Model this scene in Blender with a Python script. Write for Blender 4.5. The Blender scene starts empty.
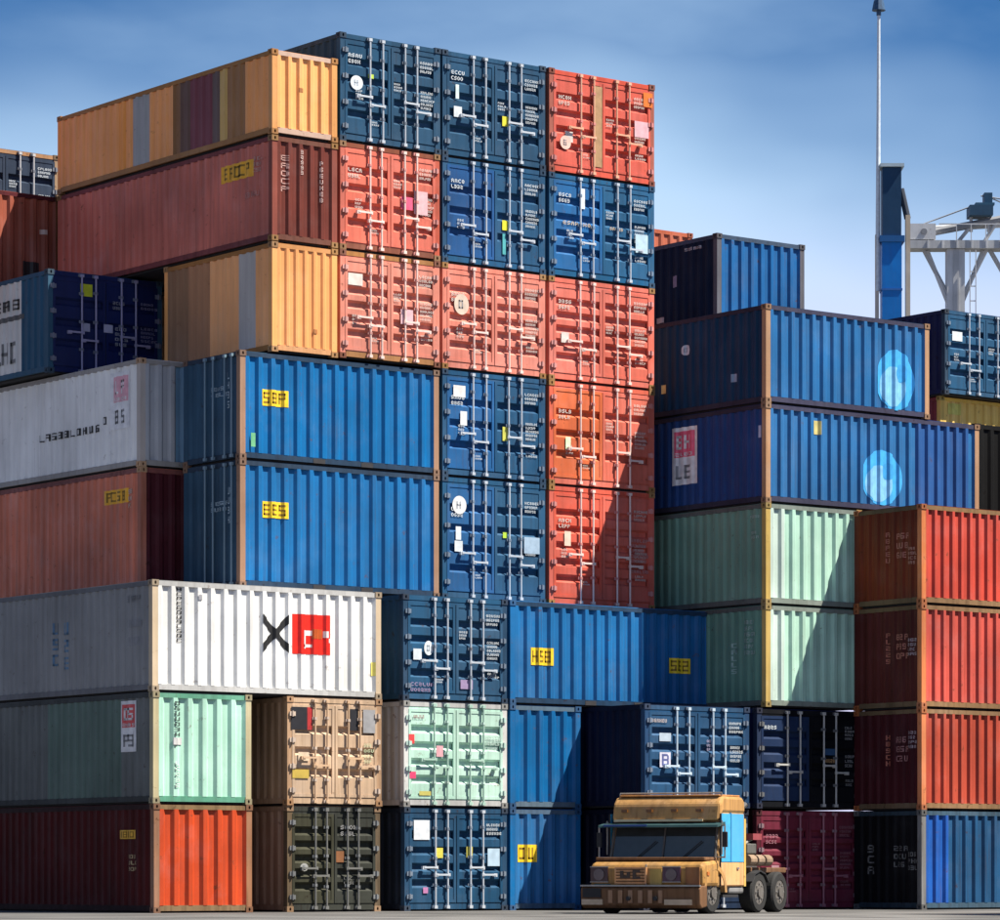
import bpy, math, random
from mathutils import Vector
R = math.radians
sc = bpy.context.scene
C = bpy.context.collection

# ---------------------------------------------------------------- camera, sky, sun, exposure
CAM = Vector((-49.475, -70.478, 0.85))
YAW = R(37.5)
cd = bpy.data.cameras.new('camera'); cam = bpy.data.objects.new('camera', cd); C.objects.link(cam)
cam.location = CAM
cam.rotation_euler = (R(90), 0, -YAW)
cd.sensor_fit = 'HORIZONTAL'; cd.sensor_width = 36.0; cd.lens = 131.4
cd.shift_y = 0.415
cd.clip_start = 1.0; cd.clip_end = 20000
sc.camera = cam

SUN = Vector((0.45, -0.47, 1.0)).normalized()          # towards the sun
w = bpy.data.worlds.new('World'); sc.world = w; w.use_nodes = True
nt = w.node_tree; N = nt.nodes; L = nt.links
for n in list(N): N.remove(n)
def wn(t, **k):
    n = N.new(t)
    for a, b in k.items(): setattr(n, a, b)
    return n
sky = wn('ShaderNodeTexSky', sky_type='NISHITA', sun_disc=False)
sky.sun_elevation = math.asin(SUN.z); sky.sun_rotation = math.atan2(SUN.x, SUN.y)
sky.altitude = 2500; sky.air_density = 1.0; sky.dust_density = 0.25; sky.ozone_density = 2.6
tc = wn('ShaderNodeTexCoord')
sep = wn('ShaderNodeSeparateXYZ'); L.new(tc.outputs['Generated'], sep.inputs[0])
# hazy veil that thickens towards the horizon, its upper limit uneven, plus thin cirrus over the whole sky
mp = wn('ShaderNodeMapping'); mp.inputs['Location'].default_value = (-0.56, -3.64, -1.18)
mp.inputs['Rotation'].default_value = (0, R(20), R(-52)); mp.inputs['Scale'].default_value = (1.0, 1.0, 2.2)
L.new(tc.outputs['Generated'], mp.inputs[0])
nz = wn('ShaderNodeTexNoise'); nz.inputs['Scale'].default_value = 4.2; nz.inputs['Detail'].default_value = 4; nz.inputs['Roughness'].default_value = 0.42
L.new(mp.outputs[0], nz.inputs['Vector'])
sh = wn('ShaderNodeMath', operation='MULTIPLY_ADD'); L.new(nz.outputs['Fac'], sh.inputs[0]); sh.inputs[1].default_value = -0.16; L.new(sep.outputs['Z'], sh.inputs[2])
el = wn('ShaderNodeMapRange', interpolation_type='SMOOTHSTEP'); el.inputs[1].default_value = 0.080; el.inputs[2].default_value = 0.158; el.inputs[3].default_value = 0.95; el.inputs[4].default_value = 0.0
L.new(sh.outputs[0], el.inputs[0])
mp2 = wn('ShaderNodeMapping'); mp2.inputs['Location'].default_value = (4.62, -1.69, -4.91); mp2.inputs['Rotation'].default_value = (0, R(24), R(-40)); mp2.inputs['Scale'].default_value = (1.2, 3.4, 6.0); L.new(tc.outputs['Generated'], mp2.inputs[0])
nz2 = wn('ShaderNodeTexNoise'); nz2.inputs['Scale'].default_value = 1.7; nz2.inputs['Detail'].default_value = 6; nz2.inputs['Roughness'].default_value = 0.5; L.new(mp2.outputs[0], nz2.inputs['Vector'])
cr = wn('ShaderNodeMapRange'); cr.inputs[1].default_value = 0.45; cr.inputs[2].default_value = 0.75; cr.inputs[4].default_value = 0.55; L.new(nz2.outputs['Fac'], cr.inputs[0])
cl = wn('ShaderNodeMath', operation='MAXIMUM'); L.new(el.outputs[0], cl.inputs[0]); L.new(cr.outputs[0], cl.inputs[1])
mx = wn('ShaderNodeMix', data_type='RGBA'); L.new(cl.outputs[0], mx.inputs['Factor'])
gm = wn('ShaderNodeMix', data_type='RGBA', blend_type='MULTIPLY'); gm.inputs['Factor'].default_value = 1.0
L.new(sky.outputs[0], gm.inputs[6]); gm.inputs[7].default_value = (0.13, 0.45, 0.72, 1)
vz = wn('ShaderNodeMapRange', interpolation_type='SMOOTHSTEP'); vz.inputs[1].default_value = 0.10; vz.inputs[2].default_value = 0.20; L.new(sep.outputs['Z'], vz.inputs[0])
vc = wn('ShaderNodeMix', data_type='RGBA'); L.new(vz.outputs[0], vc.inputs['Factor']); vc.inputs[6].default_value = (6.5, 6.4, 8.8, 1); vc.inputs[7].default_value = (4.6, 6.5, 8.6, 1)
L.new(gm.outputs[2], mx.inputs[6]); L.new(vc.outputs[2], mx.inputs[7])
bg = wn('ShaderNodeBackground'); bg.inputs['Strength'].default_value = 0.055
L.new(mx.outputs[2], bg.inputs['Color'])
out = wn('ShaderNodeOutputWorld'); L.new(bg.outputs[0], out.inputs['Surface'])

sd = bpy.data.lights.new('sun', 'SUN'); so = bpy.data.objects.new('sun', sd); C.objects.link(so)
sd.energy = 5.0; sd.angle = R(0.5); sd.color = (1.0, 0.93, 0.82)
so.rotation_euler = (-SUN).to_track_quat('-Z', 'Y').to_euler()
so.location = (0, -40, 60)

vs = sc.view_settings
vs.view_transform = 'Standard'; vs.look = 'None'; vs.exposure = 1.2; vs.gamma = 1.0; vs.use_curve_mapping = False
sc.cycles.max_bounces = 6; sc.cycles.diffuse_bounces = 3; sc.cycles.glossy_bounces = 3
sc.cycles.use_denoising = True

# ---------------------------------------------------------------- materials
MATS = {}
def srgb(r, g, b):
    f = lambda v: (v / 255 / 12.92) if v / 255 <= 0.04045 else ((v / 255 + 0.055) / 1.055) ** 2.4
    return (f(r), f(g), f(b))
def paint(col, rough=0.5, wear=1.0, metal=0.0, spec=0.26):
    """old container paint: faded patches, vertical dirt runs, rust specks"""
    key = (tuple(round(c, 4) for c in col), rough, wear, metal)
    if key in MATS: return MATS[key]
    m = bpy.data.materials.new('paint_%02d' % len(MATS)); m.use_nodes = True
    t = m.node_tree; n = t.nodes; l = t.links
    b = n['Principled BSDF']; b.inputs['Roughness'].default_value = rough; b.inputs['Metallic'].default_value = metal
    b.inputs['Specular IOR Level'].default_value = spec * min(1.0, 0.22 + max(col) * 1.6)
    g = n.new('ShaderNodeNewGeometry')
    oi = n.new('ShaderNodeObjectInfo')
    vm = n.new('ShaderNodeVectorMath'); vm.operation = 'ADD'
    l.new(g.outputs['Position'], vm.inputs[0]); vm.inputs[1].default_value = (len(MATS) * 3.7 % 41, len(MATS) * 5.3 % 37, len(MATS) * 1.9 % 29)
    n1 = n.new('ShaderNodeTexNoise'); n1.inputs['Scale'].default_value = 0.55; n1.inputs['Detail'].default_value = 5; l.new(g.outputs['Position'], n1.inputs['Vector'])
    r1 = n.new('ShaderNodeMapRange'); r1.inputs[1].default_value = 0.3; r1.inputs[2].default_value = 0.7; r1.inputs[3].default_value = 1 - 0.30 * min(wear, 1); r1.inputs[4].default_value = 1 + 0.14 * min(wear, 1)
    l.new(n1.outputs['Fac'], r1.inputs[0])
    mp = n.new('ShaderNodeMapping'); mp.inputs['Scale'].default_value = (5.0, 5.0, 0.28); l.new(g.outputs['Position'], mp.inputs[0])
    n2 = n.new('ShaderNodeTexNoise'); n2.inputs['Scale'].default_value = 1.3; n2.inputs['Detail'].default_value = 6; n2.inputs['Roughness'].default_value = 0.6; l.new(mp.outputs[0], n2.inputs['Vector'])
    r2 = n.new('ShaderNodeMapRange'); r2.inputs[1].default_value = 0.46; r2.inputs[2].default_value = 0.74; r2.inputs[3].default_value = 0; r2.inputs[4].default_value = min(0.9, 0.50 * wear); l.new(n2.outputs['Fac'], r2.inputs[0])
    n3 = n.new('ShaderNodeTexNoise'); n3.inputs['Scale'].default_value = 4.5; n3.inputs['Detail'].default_value = 9; n3.inputs['Roughness'].default_value = 0.68; l.new(g.outputs['Position'], n3.inputs['Vector'])
    r3 = n.new('ShaderNodeMapRange'); r3.inputs[1].default_value = 0.625; r3.inputs[2].default_value = 0.69; r3.inputs[3].default_value = 0; r3.inputs[4].default_value = 0.75 * min(wear, 1.2) / 1.2; l.new(n3.outputs['Fac'], r3.inputs[0])
    n5 = n.new('ShaderNodeTexNoise'); n5.inputs['Scale'].default_value = 1.1; n5.inputs['Detail'].default_value = 7; n5.inputs['Roughness'].default_value = 0.62; l.new(vm.outputs[0], n5.inputs['Vector'])
    r5 = n.new('ShaderNodeMapRange'); r5.inputs[1].default_value = 0.50; r5.inputs[2].default_value = 0.72; r5.inputs[3].default_value = 0; r5.inputs[4].default_value = 0.30 * min(wear, 1.2); l.new(n5.outputs['Fac'], r5.inputs[0])
    lum = 0.3 * col[0] + 0.55 * col[1] + 0.15 * col[2]; ch = tuple(min(0.85, c * 0.75 + lum * 0.55 + 0.02) for c in col)
    m0 = n.new('ShaderNodeMix'); m0.data_type = 'RGBA'; l.new(r5.outputs[0], m0.inputs['Factor']); m0.inputs[6].default_value = (*col, 1); m0.inputs[7].default_value = (*ch, 1)
    hs = n.new('ShaderNodeHueSaturation'); l.new(m0.outputs[2], hs.inputs['Color']); l.new(r1.outputs[0], hs.inputs['Value'])
    rs = n.new('ShaderNodeMapRange'); rs.inputs[3].default_value = 0.94; rs.inputs[4].default_value = 1.04; l.new(oi.outputs['Random'], rs.inputs[0]); l.new(rs.outputs[0], hs.inputs['Saturation'])
    DL = min(1.0, max(col) * 1.1); RL = min(1.0, max(col) * 2.4)
    m1 = n.new('ShaderNodeMix'); m1.data_type = 'RGBA'; l.new(r2.outputs[0], m1.inputs['Factor']); l.new(hs.outputs[0], m1.inputs[6])
    m1.inputs[7].default_value = (col[0] * 0.42 + 0.03 * DL, col[1] * 0.42 + 0.018 * DL, col[2] * 0.42 + 0.010 * DL, 1)
    m2 = n.new('ShaderNodeMix'); m2.data_type = 'RGBA'; l.new(r3.outputs[0], m2.inputs['Factor']); l.new(m1.outputs[2], m2.inputs[6]); m2.inputs[7].default_value = (0.11 * RL, 0.042 * RL, 0.018 * RL, 1)
    mp4 = n.new('ShaderNodeMapping'); mp4.inputs['Scale'].default_value = (9.0, 9.0, 0.42); l.new(vm.outputs[0], mp4.inputs[0])
    n4 = n.new('ShaderNodeTexNoise'); n4.inputs['Scale'].default_value = 1.6; n4.inputs['Detail'].default_value = 4; l.new(mp4.outputs[0], n4.inputs['Vector'])
    r4 = n.new('ShaderNodeMapRange'); r4.inputs[1].default_value = 0.60; r4.inputs[2].default_value = 0.70; r4.inputs[3].default_value = 0; r4.inputs[4].default_value = min(0.7, 0.30 * wear); l.new(n4.outputs['Fac'], r4.inputs[0])
    m4 = n.new('ShaderNodeMix'); m4.data_type = 'RGBA'; l.new(r4.outputs[0], m4.inputs['Factor']); l.new(m2.outputs[2], m4.inputs[6]); m4.inputs[7].default_value = (col[0] * 0.35 + 0.07 * RL, col[1] * 0.35 + 0.032 * RL, col[2] * 0.35 + 0.014 * RL, 1)
    l.new(m4.outputs[2], b.inputs['Base Color'])
    ro = n.new('ShaderNodeMapRange'); ro.inputs[3].default_value = max(0.1, rough - 0.12); ro.inputs[4].default_value = min(1, rough + 0.2); l.new(n3.outputs['Fac'], ro.inputs[0]); l.new(ro.outputs[0], b.inputs['Roughness'])
    bp = n.new('ShaderNodeBump'); bp.inputs['Strength'].default_value = 0.35; bp.inputs['Distance'].default_value = 0.06; l.new(n1.outputs['Fac'], bp.inputs['Height']); l.new(bp.outputs[0], b.inputs['Normal'])
    MATS[key] = m; return m
def plain(col, rough=0.5, metal=0.0, spec=0.4):
    key = ('p', tuple(round(c, 4) for c in col), rough, metal)
    if key in MATS: return MATS[key]
    m = bpy.data.materials.new('plain_%02d' % len(MATS)); m.use_nodes = True
    t = m.node_tree; n = t.nodes; l = t.links
    b = n['Principled BSDF']; b.inputs['Roughness'].default_value = rough; b.inputs['Metallic'].default_value = metal; b.inputs['Specular IOR Level'].default_value = spec
    g = n.new('ShaderNodeNewGeometry'); n1 = n.new('ShaderNodeTexNoise'); n1.inputs['Scale'].default_value = 6; n1.inputs['Detail'].default_value = 5; l.new(g.outputs['Position'], n1.inputs['Vector'])
    r1 = n.new('ShaderNodeMapRange'); r1.inputs[1].default_value = 0.3; r1.inputs[2].default_value = 0.75; r1.inputs[3].default_value = 0.78; r1.inputs[4].default_value = 1.08; l.new(n1.outputs['Fac'], r1.inputs[0])
    hs = n.new('ShaderNodeHueSaturation'); hs.inputs['Color'].default_value = (*col, 1); l.new(r1.outputs[0], hs.inputs['Value']); l.new(hs.outputs[0], b.inputs['Base Color'])
    MATS[key] = m; return m

# base colours
BLUE   = (0.008, 0.130, 0.345)
DBLUE  = (0.022, 0.085, 0.170)      # weathered door blue
NAVY   = (0.012, 0.020, 0.085)
RED    = (0.64, 0.145, 0.095)
SALMON = (0.66, 0.23, 0.165)
CORAL  = (0.58, 0.075, 0.050)
MAROON = (0.50, 0.115, 0.080)
SHADED_RED= (0.085, 0.014, 0.014)  # red container's left side with its shade mixed into the colour
OXIDE  = (0.36, 0.085, 0.045)
ORANGE = (0.88, 0.34, 0.085)
MINT   = (0.40, 0.66, 0.53)
SHADED_MINT   = (0.12, 0.26, 0.19)  # mint as it looks on the shaded left side
WHITE  = (0.72, 0.72, 0.70)
LGREY  = (0.60, 0.60, 0.60)
SHADED_WHITE   = (0.27, 0.27, 0.27)  # white container's side, darkened to hold its shade
TAN    = (0.54, 0.38, 0.25)
RUST   = (0.34, 0.17, 0.085)
BLACK  = (0.012, 0.012, 0.013)
DARK   = (0.03, 0.03, 0.034)
YELLOW = (0.85, 0.58, 0.02)
def mixc(a, b, t): return tuple(x * (1 - t) + y * t for x, y in zip(a, b))

# ---------------------------------------------------------------- mesh helpers
class MB:
    def __init__(s): s.v = []; s.f = []; s.mi = []
    def box(s, x0, x1, y0, y1, z0, z1, mi=0):
        k = len(s.v)
        s.v += [(x0, y0, z0), (x1, y0, z0), (x1, y1, z0), (x0, y1, z0), (x0, y0, z1), (x1, y0, z1), (x1, y1, z1), (x0, y1, z1)]
        for q in ((0, 3, 2, 1), (4, 5, 6, 7), (0, 1, 5, 4), (1, 2, 6, 5), (2, 3, 7, 6), (3, 0, 4, 7)):
            s.f.append(tuple(k + i for i in q)); s.mi.append(mi)
        return s
    def quad(s, pts, mi=0):
        k = len(s.v); s.v += list(pts); s.f.append(tuple(range(k, k + len(pts)))); s.mi.append(mi); return s
    def tube(s, a, b, r, n=8, r2=None, mi=0, caps=True):
        a = Vector(a); b = Vector(b); d = (b - a).normalized()
        u = d.orthogonal().normalized(); w_ = d.cross(u); k = len(s.v); r2 = r if r2 is None else r2
        for p, rr in ((a, r), (b, r2)):
            for i in range(n):
                t = 2 * math.pi * i / n
                s.v.append(tuple(p + (u * math.cos(t) + w_ * math.sin(t)) * rr))
        for i in range(n):
            j = (i + 1) % n; s.f.append((k + i, k + j, k + n + j, k + n + i)); s.mi.append(mi)
        if caps:
            s.f.append(tuple(k + i for i in reversed(range(n)))); s.mi.append(mi)
            s.f.append(tuple(k + n + i for i in range(n))); s.mi.append(mi)
        return s
    def prism(s, poly, x0, x1, mi=0):
        """polygon in (y, z), extruded along x"""
        k = len(s.v); n = len(poly)
        s.v += [(x0, y, z) for y, z in poly] + [(x1, y, z) for y, z in poly]
        for i in range(n):
            j = (i + 1) % n; s.f.append((k + i, k + j, k + n + j, k + n + i)); s.mi.append(mi)
        s.f.append(tuple(k + i for i in reversed(range(n)))); s.mi.append(mi)
        s.f.append(tuple(k + n + i for i in range(n))); s.mi.append(mi)
        return s
    def mesh(s, name, mats):
        me = bpy.data.meshes.new(name); me.from_pydata(s.v, [], s.f)
        for m in (mats if isinstance(mats, (list, tuple)) else [mats]): me.materials.append(m)
        if any(s.mi): me.polygons.foreach_set('material_index', s.mi)
        me.update(); return me
    def build(s, name, mats, parent=None, loc=(0, 0, 0), rot=None, smooth=False, bevel=0):
        me = s.mesh(name, mats)
        if smooth: me.polygons.foreach_set('use_smooth', [True] * len(me.polygons))
        o = put(name, me, parent, loc)
        if rot: o.rotation_euler = rot
        if bevel:
            b = o.modifiers.new('bevel', 'BEVEL'); b.width = bevel; b.segments = 2; b.limit_method = 'ANGLE'
        return o
def put(name, me, parent=None, loc=(0, 0, 0)):
    o = bpy.data.objects.new(name, me); C.objects.link(o); o.location = loc
    if parent: o.parent = parent
    return o
def thing(name, label, cat, loc=(0, 0, 0), rz=0, group=None):
    o = bpy.data.objects.new(name, None); C.objects.link(o); o.location = loc; o.rotation_euler = (0, 0, rz)
    o.empty_display_size = 0.3
    o['label'] = label; o['category'] = cat
    if group: o['group'] = group
    return o

# ---------------------------------------------------------------- container kit
CW, CH = 0.18, 0.13           # corner casting
CAST = {}
def casting(mat):
    """ISO corner casting: a block with an oval pocket in each of its four sides"""
    if mat in CAST: return CAST[mat]
    m = MB(); a = CW / 2
    m.quad([(-a, -a, 0), (-a, a, 0), (a, a, 0), (a, -a, 0)]); m.quad([(-a, -a, CH), (a, -a, CH), (a, a, CH), (-a, a, CH)])
    for k in range(4):
        co, si = math.cos(k * math.pi / 2), math.sin(k * math.pi / 2)
        P = lambda u, off, v: (u * co - (-a + off) * si, u * si + (-a + off) * co, v)
        ov = [(0.028 * math.cos(t), CH / 2 + 0.042 * math.sin(t)) for t in [i * math.pi / 4 for i in range(8)]]
        sq = [(a, CH / 2), (a, CH), (0, CH), (-a, CH), (-a, CH / 2), (-a, 0), (0, 0), (a, 0)]
        for i in range(8):
            j = (i + 1) % 8
            m.quad([P(sq[i][0], 0, sq[i][1]), P(sq[j][0], 0, sq[j][1]), P(ov[j][0], 0, ov[j][1]), P(ov[i][0], 0, ov[i][1])])
            m.quad([P(ov[i][0], 0, ov[i][1]), P(ov[j][0], 0, ov[j][1]), P(ov[j][0], 0.05, ov[j][1]), P(ov[i][0], 0.05, ov[i][1])])
        m.quad([P(u, 0.05, v) for u, v in ov], 1)
    CAST[mat] = m.mesh('corner_casting', [mat, plain(BLACK, 0.9)]); return CAST[mat]
BOXES = {}
def boxmesh(name, sx, sy, sz, mat):
    k = (name, round(sx, 3), round(sy, 3), round(sz, 3), mat)
    if k not in BOXES: BOXES[k] = MB().box(0, sx, 0, sy, 0, sz).mesh(name, mat)
    return BOXES[k]
def boxo(name, x0, x1, y0, y1, z0, z1, mat, parent):
    return put(name, boxmesh(name, x1 - x0, y1 - y0, z1 - z0, mat), parent, (x0, y0, z0))

class Wall:
    """corrugated sheet: u runs to the right as seen from outside, v up"""
    def __init__(s, face, W, Lg, u0, u1, pitch, depth):
        s.face, s.W, s.Lg, s.u0, s.u1 = face, W, Lg, u0, u1
        n = max(2, round((u1 - u0) / pitch)); p = (u1 - u0) / n; s.p = p; s.d = depth
        s.pts = []
        for k in range(n):
            for t, o in ((0.0, 0), (0.27, 0), (0.46, 1), (0.81, 1)):
                s.pts.append((u0 + (k + t) * p, -0.014 - o * depth))
        s.pts.append((u1, -0.014))
    def off(s, u):
        if u <= s.u0 or u >= s.u1: return -0.014
        t = ((u - s.u0) / s.p) % 1.0
        if t < 0.27: o = 0
        elif t < 0.46: o = (t - 0.27) / 0.19
        elif t < 0.81: o = 1
        else: o = (1 - t) / 0.19
        return -0.014 - o * s.d
    def P(s, u, off, v):
        if s.face == 'front': return (u, -off, v)
        if s.face == 'left': return (-off, s.Lg - u, v)
        if s.face == 'right': return (s.W + off, u, v)
        return (s.W - u, s.Lg + off, v)
    def sheet(s, v0, v1, bands=()):
        m = MB()
        for (a, oa), (b, ob) in zip(s.pts, s.pts[1:]):
            mi = 0; c = (a + b) / 2
            for k, (b0, b1) in enumerate(bands):
                if b0 <= (c - s.u0) / (s.u1 - s.u0) <= b1: mi = k + 1
            m.quad([s.P(a, oa, v0), s.P(b, ob, v0), s.P(b, ob, v1), s.P(a, oa, v1)], mi)
        return m
    def decal(s, m, u0, u1, lo, hi, lift=0.004, mi=0):
        """a painted shape that follows the sheet; lo / hi give v for each u"""
        us = sorted({u0, u1} | {u for u, _ in s.pts if u0 < u < u1} | {u0 + (u1 - u0) * i / 6 for i in range(7)} if callable(lo) else {u0, u1} | {u for u, _ in s.pts if u0 < u < u1})
        lift += getattr(s, 'bl', 0.0)
        fl = lo if callable(lo) else (lambda u: lo); fh = hi if callable(hi) else (lambda u: hi)
        for a, b in zip(us, us[1:]):
            m.quad([s.P(a, s.off(a) + lift, fl(a)), s.P(b, s.off(b) + lift, fl(b)), s.P(b, s.off(b) + lift, fh(b)), s.P(a, s.off(a) + lift, fh(a))], mi)
class Flat(Wall):
    def __init__(s, face, W, Lg, off): s.face, s.W, s.Lg, s.o = face, W, Lg, off; s.pts = []
    def off(s, u): return s.o

SEG = {'top': (0, 1, .82, 1), 'mid': (0, 1, .42, .58), 'bot': (0, 1, 0, .18), 'ul': (0, .26, .5, 1), 'ur': (.74, 1, .5, 1), 'll': (0, .26, 0, .5), 'lr': (.74, 1, 0, .5)}
CHARS = ['top ul ur ll lr bot', 'top ur mid ll bot', 'top ur mid lr bot', 'top ul mid lr bot', 'top ul mid ll lr bot', 'top ul ur mid ll lr bot', 'top ul ur mid lr bot', 'top ul ur mid ll lr', 'top ul mid ll bot', 'ul ur mid ll lr', 'ul ll bot', 'ul ur ll lr bot', 'top ul ur mid ll', 'top ul ll bot']
def glyphs(wall, m, u0, v0, w_, h, n, seed, vertical=False, lift=0.006, mi=0):
    """a run of small worn characters, too small to read"""
    r = random.Random(seed)
    for i in range(n):
        if vertical: a, b, cw, ch = u0, v0 + h - (i + 1) * h / n, w_, h / n * 0.72
        else: a, b, cw, ch = u0 + i * w_ / n, v0, w_ / n * 0.74, h
        for k in r.choice(CHARS).split():
            x0, x1, y0, y1 = SEG[k]
            wall.decal(m, a + x0 * cw, a + x1 * cw, b + y0 * ch, b + y1 * ch, lift, mi)

def apply_decal(wall, d, W, H, parent, seed):
    """d = (kind, uc, vc, w, h, colour...) ; uc, vc fractions of the face, w, h metres"""
    kind, uc, vc, w_, h = d[:5]; col = d[5]; u0 = uc * W - w_ / 2; v0 = vc * H - h / 2
    m = MB(); wall.bl = 0.0022 * ((seed // 13) % 9 if isinstance(wall, Flat) else (seed % 7))
    if kind == 'tag':            # yellow tag with black characters
        wall.decal(m, u0, u0 + w_, v0, v0 + h, 0.004, 0)
        glyphs(wall, m, u0 + 0.08 * w_, v0 + h * 0.16, w_ * 0.86, h * 0.68, d[6] if len(d) > 6 else 4, seed, mi=1)
        m.build('tag', [plain(col, 0.55), plain((0.26, 0.15, 0.01), 0.6)], parent)
    elif kind == 'plate':        # plain patch
        wall.decal(m, u0, u0 + w_, v0, v0 + h, 0.004, 0); m.build('sticker', plain(col, 0.5), parent)
    elif kind == 'text':         # rows of characters
        rows, n = d[6], d[7]
        for i in range(rows):
            glyphs(wall, m, u0, v0 + h - (i + 1) * h / rows, w_ * (1 - 0.25 * ((i * 7 + seed) % 3) / 2), h / rows * 0.62, n, seed + i)
        m.build('lettering', plain(col, 0.55), parent)['kind'] = 'stuff'
    elif kind == 'vtext':
        glyphs(wall, m, u0, v0, w_, h, d[6], seed, True); m.build('lettering', plain(col, 0.55), parent)['kind'] = 'stuff'
    elif kind == 'placard':      # white sheet with red upper half and dark marks
        wall.decal(m, u0, u0 + w_, v0, v0 + h, 0.004, 0)
        wall.decal(m, u0 + w_ * .12, u0 + w_ * .88, v0 + h * .48, v0 + h * .93, 0.007, 1)
        glyphs(wall, m, u0 + w_ * .2, v0 + h * .62, w_ * .6, h * .24, 2, seed, lift=0.010, mi=2)
        glyphs(wall, m, u0 + w_ * .15, v0 + h * .50, w_ * .7, h * .06, 4, seed + 1, lift=0.010, mi=2)
        glyphs(wall, m, u0 + w_ * .18, v0 + h * .10, w_ * .64, h * .24, 2, seed + 2, lift=0.007, mi=1 if seed % 2 else 3)
        m.build('placard', [plain((0.75, 0.74, 0.74), 0.5), plain(col, 0.5), plain((0.75, 0.70, 0.70), 0.5), plain((0.25, 0.25, 0.26), 0.5)], parent)
    elif kind == 'emblem':       # rounded drop-shaped emblem, three tones
        a, b = w_ / 2, h / 2; cu, cv = u0 + a, v0 + b
        for k, (s_, du, dv) in enumerate(((1.0, 0, 0), (0.66, -0.16, -0.20), (0.30, 0.30, 0.26))):
            A, B = a * s_, b * s_; n = 16
            us = [cu + du * a - A * math.cos(math.pi * i / n) for i in range(n + 1)]
            for i in range(n):
                def edge(u, top):
                    q = max(0.0, 1 - ((u - cu - du * a) / A) ** 2) ** 0.5
                    return cv + dv * b + (B * q * 1.0 if top else -B * 0.92 * q)
                wall.decal(m, us[i], us[i + 1], lambda u: edge(u, False), lambda u: edge(u, True), 0.004 + 0.003 * k, k)
        m.build('emblem', [plain(col, 0.5), plain(mixc(col, (0.5, 0.8, 0.95), 0.35), 0.5), plain(mixc(col, (0.02, 0.2, 0.5), 0.35), 0.5)], parent)
    elif kind == 'oval':
        a, b = w_ / 2, h / 2; cu, cv = u0 + a, v0 + b
        us = [u0 + w_ * i / 10 for i in range(11)]
        e = lambda u: b * math.sqrt(max(0.0, 1 - ((u - cu) / a) ** 2))
        for x, y in zip(us, us[1:]): wall.decal(m, x, y, lambda u: cv - e(u), lambda u: cv + e(u), 0.004, 0)
        glyphs(wall, m, u0 + w_ * .3, cv - b * .4, w_ * .4, b * .8, 1, seed, lift=0.008, mi=1)
        m.build('sticker', [plain(col, 0.5), plain(mixc(col, (0.1, 0.15, 0.22), 0.6), 0.5)], parent)
    elif kind == 'xlogo':
        # black X, then a red square with pale strokes
        hw = w_ * 0.37; t = hw * 0.155
        for sgn in (1, -1):
            us = [u0 + hw * i / 10 for i in range(11)]
            c = lambda u: v0 + h * (0.5 + sgn * ((u - u0 - hw / 2) / hw) * 0.80)
            for x, y in zip(us, us[1:]): wall.decal(m, x, y, lambda u: c(u) - t * 0.95, lambda u: c(u) + t * 0.95, 0.004 + 0.002 * (sgn > 0), 0)
        q0 = u0 + w_ * 0.42; q = w_ * 0.56
        wall.decal(m, q0, q0 + q, v0 - h * .03, v0 + h * 1.06, 0.004, 1)
        for a, b, c_, e_ in ((.30, .36, .12, .62), (.36, .52, .48, .62), (.82, .94, .44, .62), (.30, .52, .16, .24), (.94, 1.0, .30, .42)):
            wall.decal(m, q0 + q * a, q0 + q * b, v0 + h * c_, v0 + h * e_, 0.008, 2)
        wall.decal(m, q0 + q * .52, q0 + q * .80, v0 + h * .40, v0 + h * .66, 0.008, 3)
        m.build('logo', [plain(BLACK, 0.6), plain((0.80, 0.02, 0.01), 0.45), plain((0.78, 0.72, 0.70), 0.5), plain((0.45, 0.08, 0.01), 0.5)], parent)
    elif kind == 'letterB':
        wall.decal(m, u0, u0 + w_, v0, v0 + h, 0.004, 0)
        for x0, x1, y0, y1 in ((.2, .36, .12, .88), (.36, .72, .76, .88), (.36, .72, .44, .56), (.36, .72, .12, .24), (.68, .82, .52, .80), (.68, .82, .18, .48)):
            wall.decal(m, u0 + w_ * x0, u0 + w_ * x1, v0 + h * y0, v0 + h * y1, 0.008, 1)
        m.build('sticker', [plain(col, 0.5), plain((0.10, 0.12, 0.30), 0.5)], parent)

RODS = {}
def rod_mesh(h, mat):
    k = (round(h, 3), mat)
    if k not in RODS:
        m = MB(); m.tube((0, -0.045, 0.0), (0, -0.045, h), 0.024, 8)
        for z in (0.0, h - 0.07): m.box(-0.045, 0.045, -0.075, -0.012, z, z + 0.07)
        RODS[k] = m.mesh('lock_rod', mat)
    return RODS[k]
SMALL = {}
def small(name, mat):
    k = (name, mat)
    if k in SMALL: return SMALL[k]
    m = MB()
    if name == 'rod_bracket':
        m.box(-0.065, 0.065, -0.030, 0.0, -0.035, 0.035); m.box(-0.032, 0.032, -0.074, -0.030, -0.028, 0.028)
    elif name == 'hinge':
        m.box(-0.075, 0.085, -0.028, 0.0, -0.05, 0.05); m.tube((-0.0, -0.034, -0.065), (-0.0, -0.034, 0.065), 0.024, 6)
    elif name == 'handle':
        m.box(-0.36, 0.02, -0.095, -0.078, -0.022, 0.022); m.box(-0.40, -0.30, -0.085, -0.012, -0.05, 0.03); m.box(-0.02, 0.05, -0.09, -0.05, -0.035, 0.035)
    elif name == 'keeper':
        m.box(-0.075, 0.075, -0.05, 0.0, -0.035, 0.035)
    SMALL[k] = m.mesh(name, mat); return SMALL[k]

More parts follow.
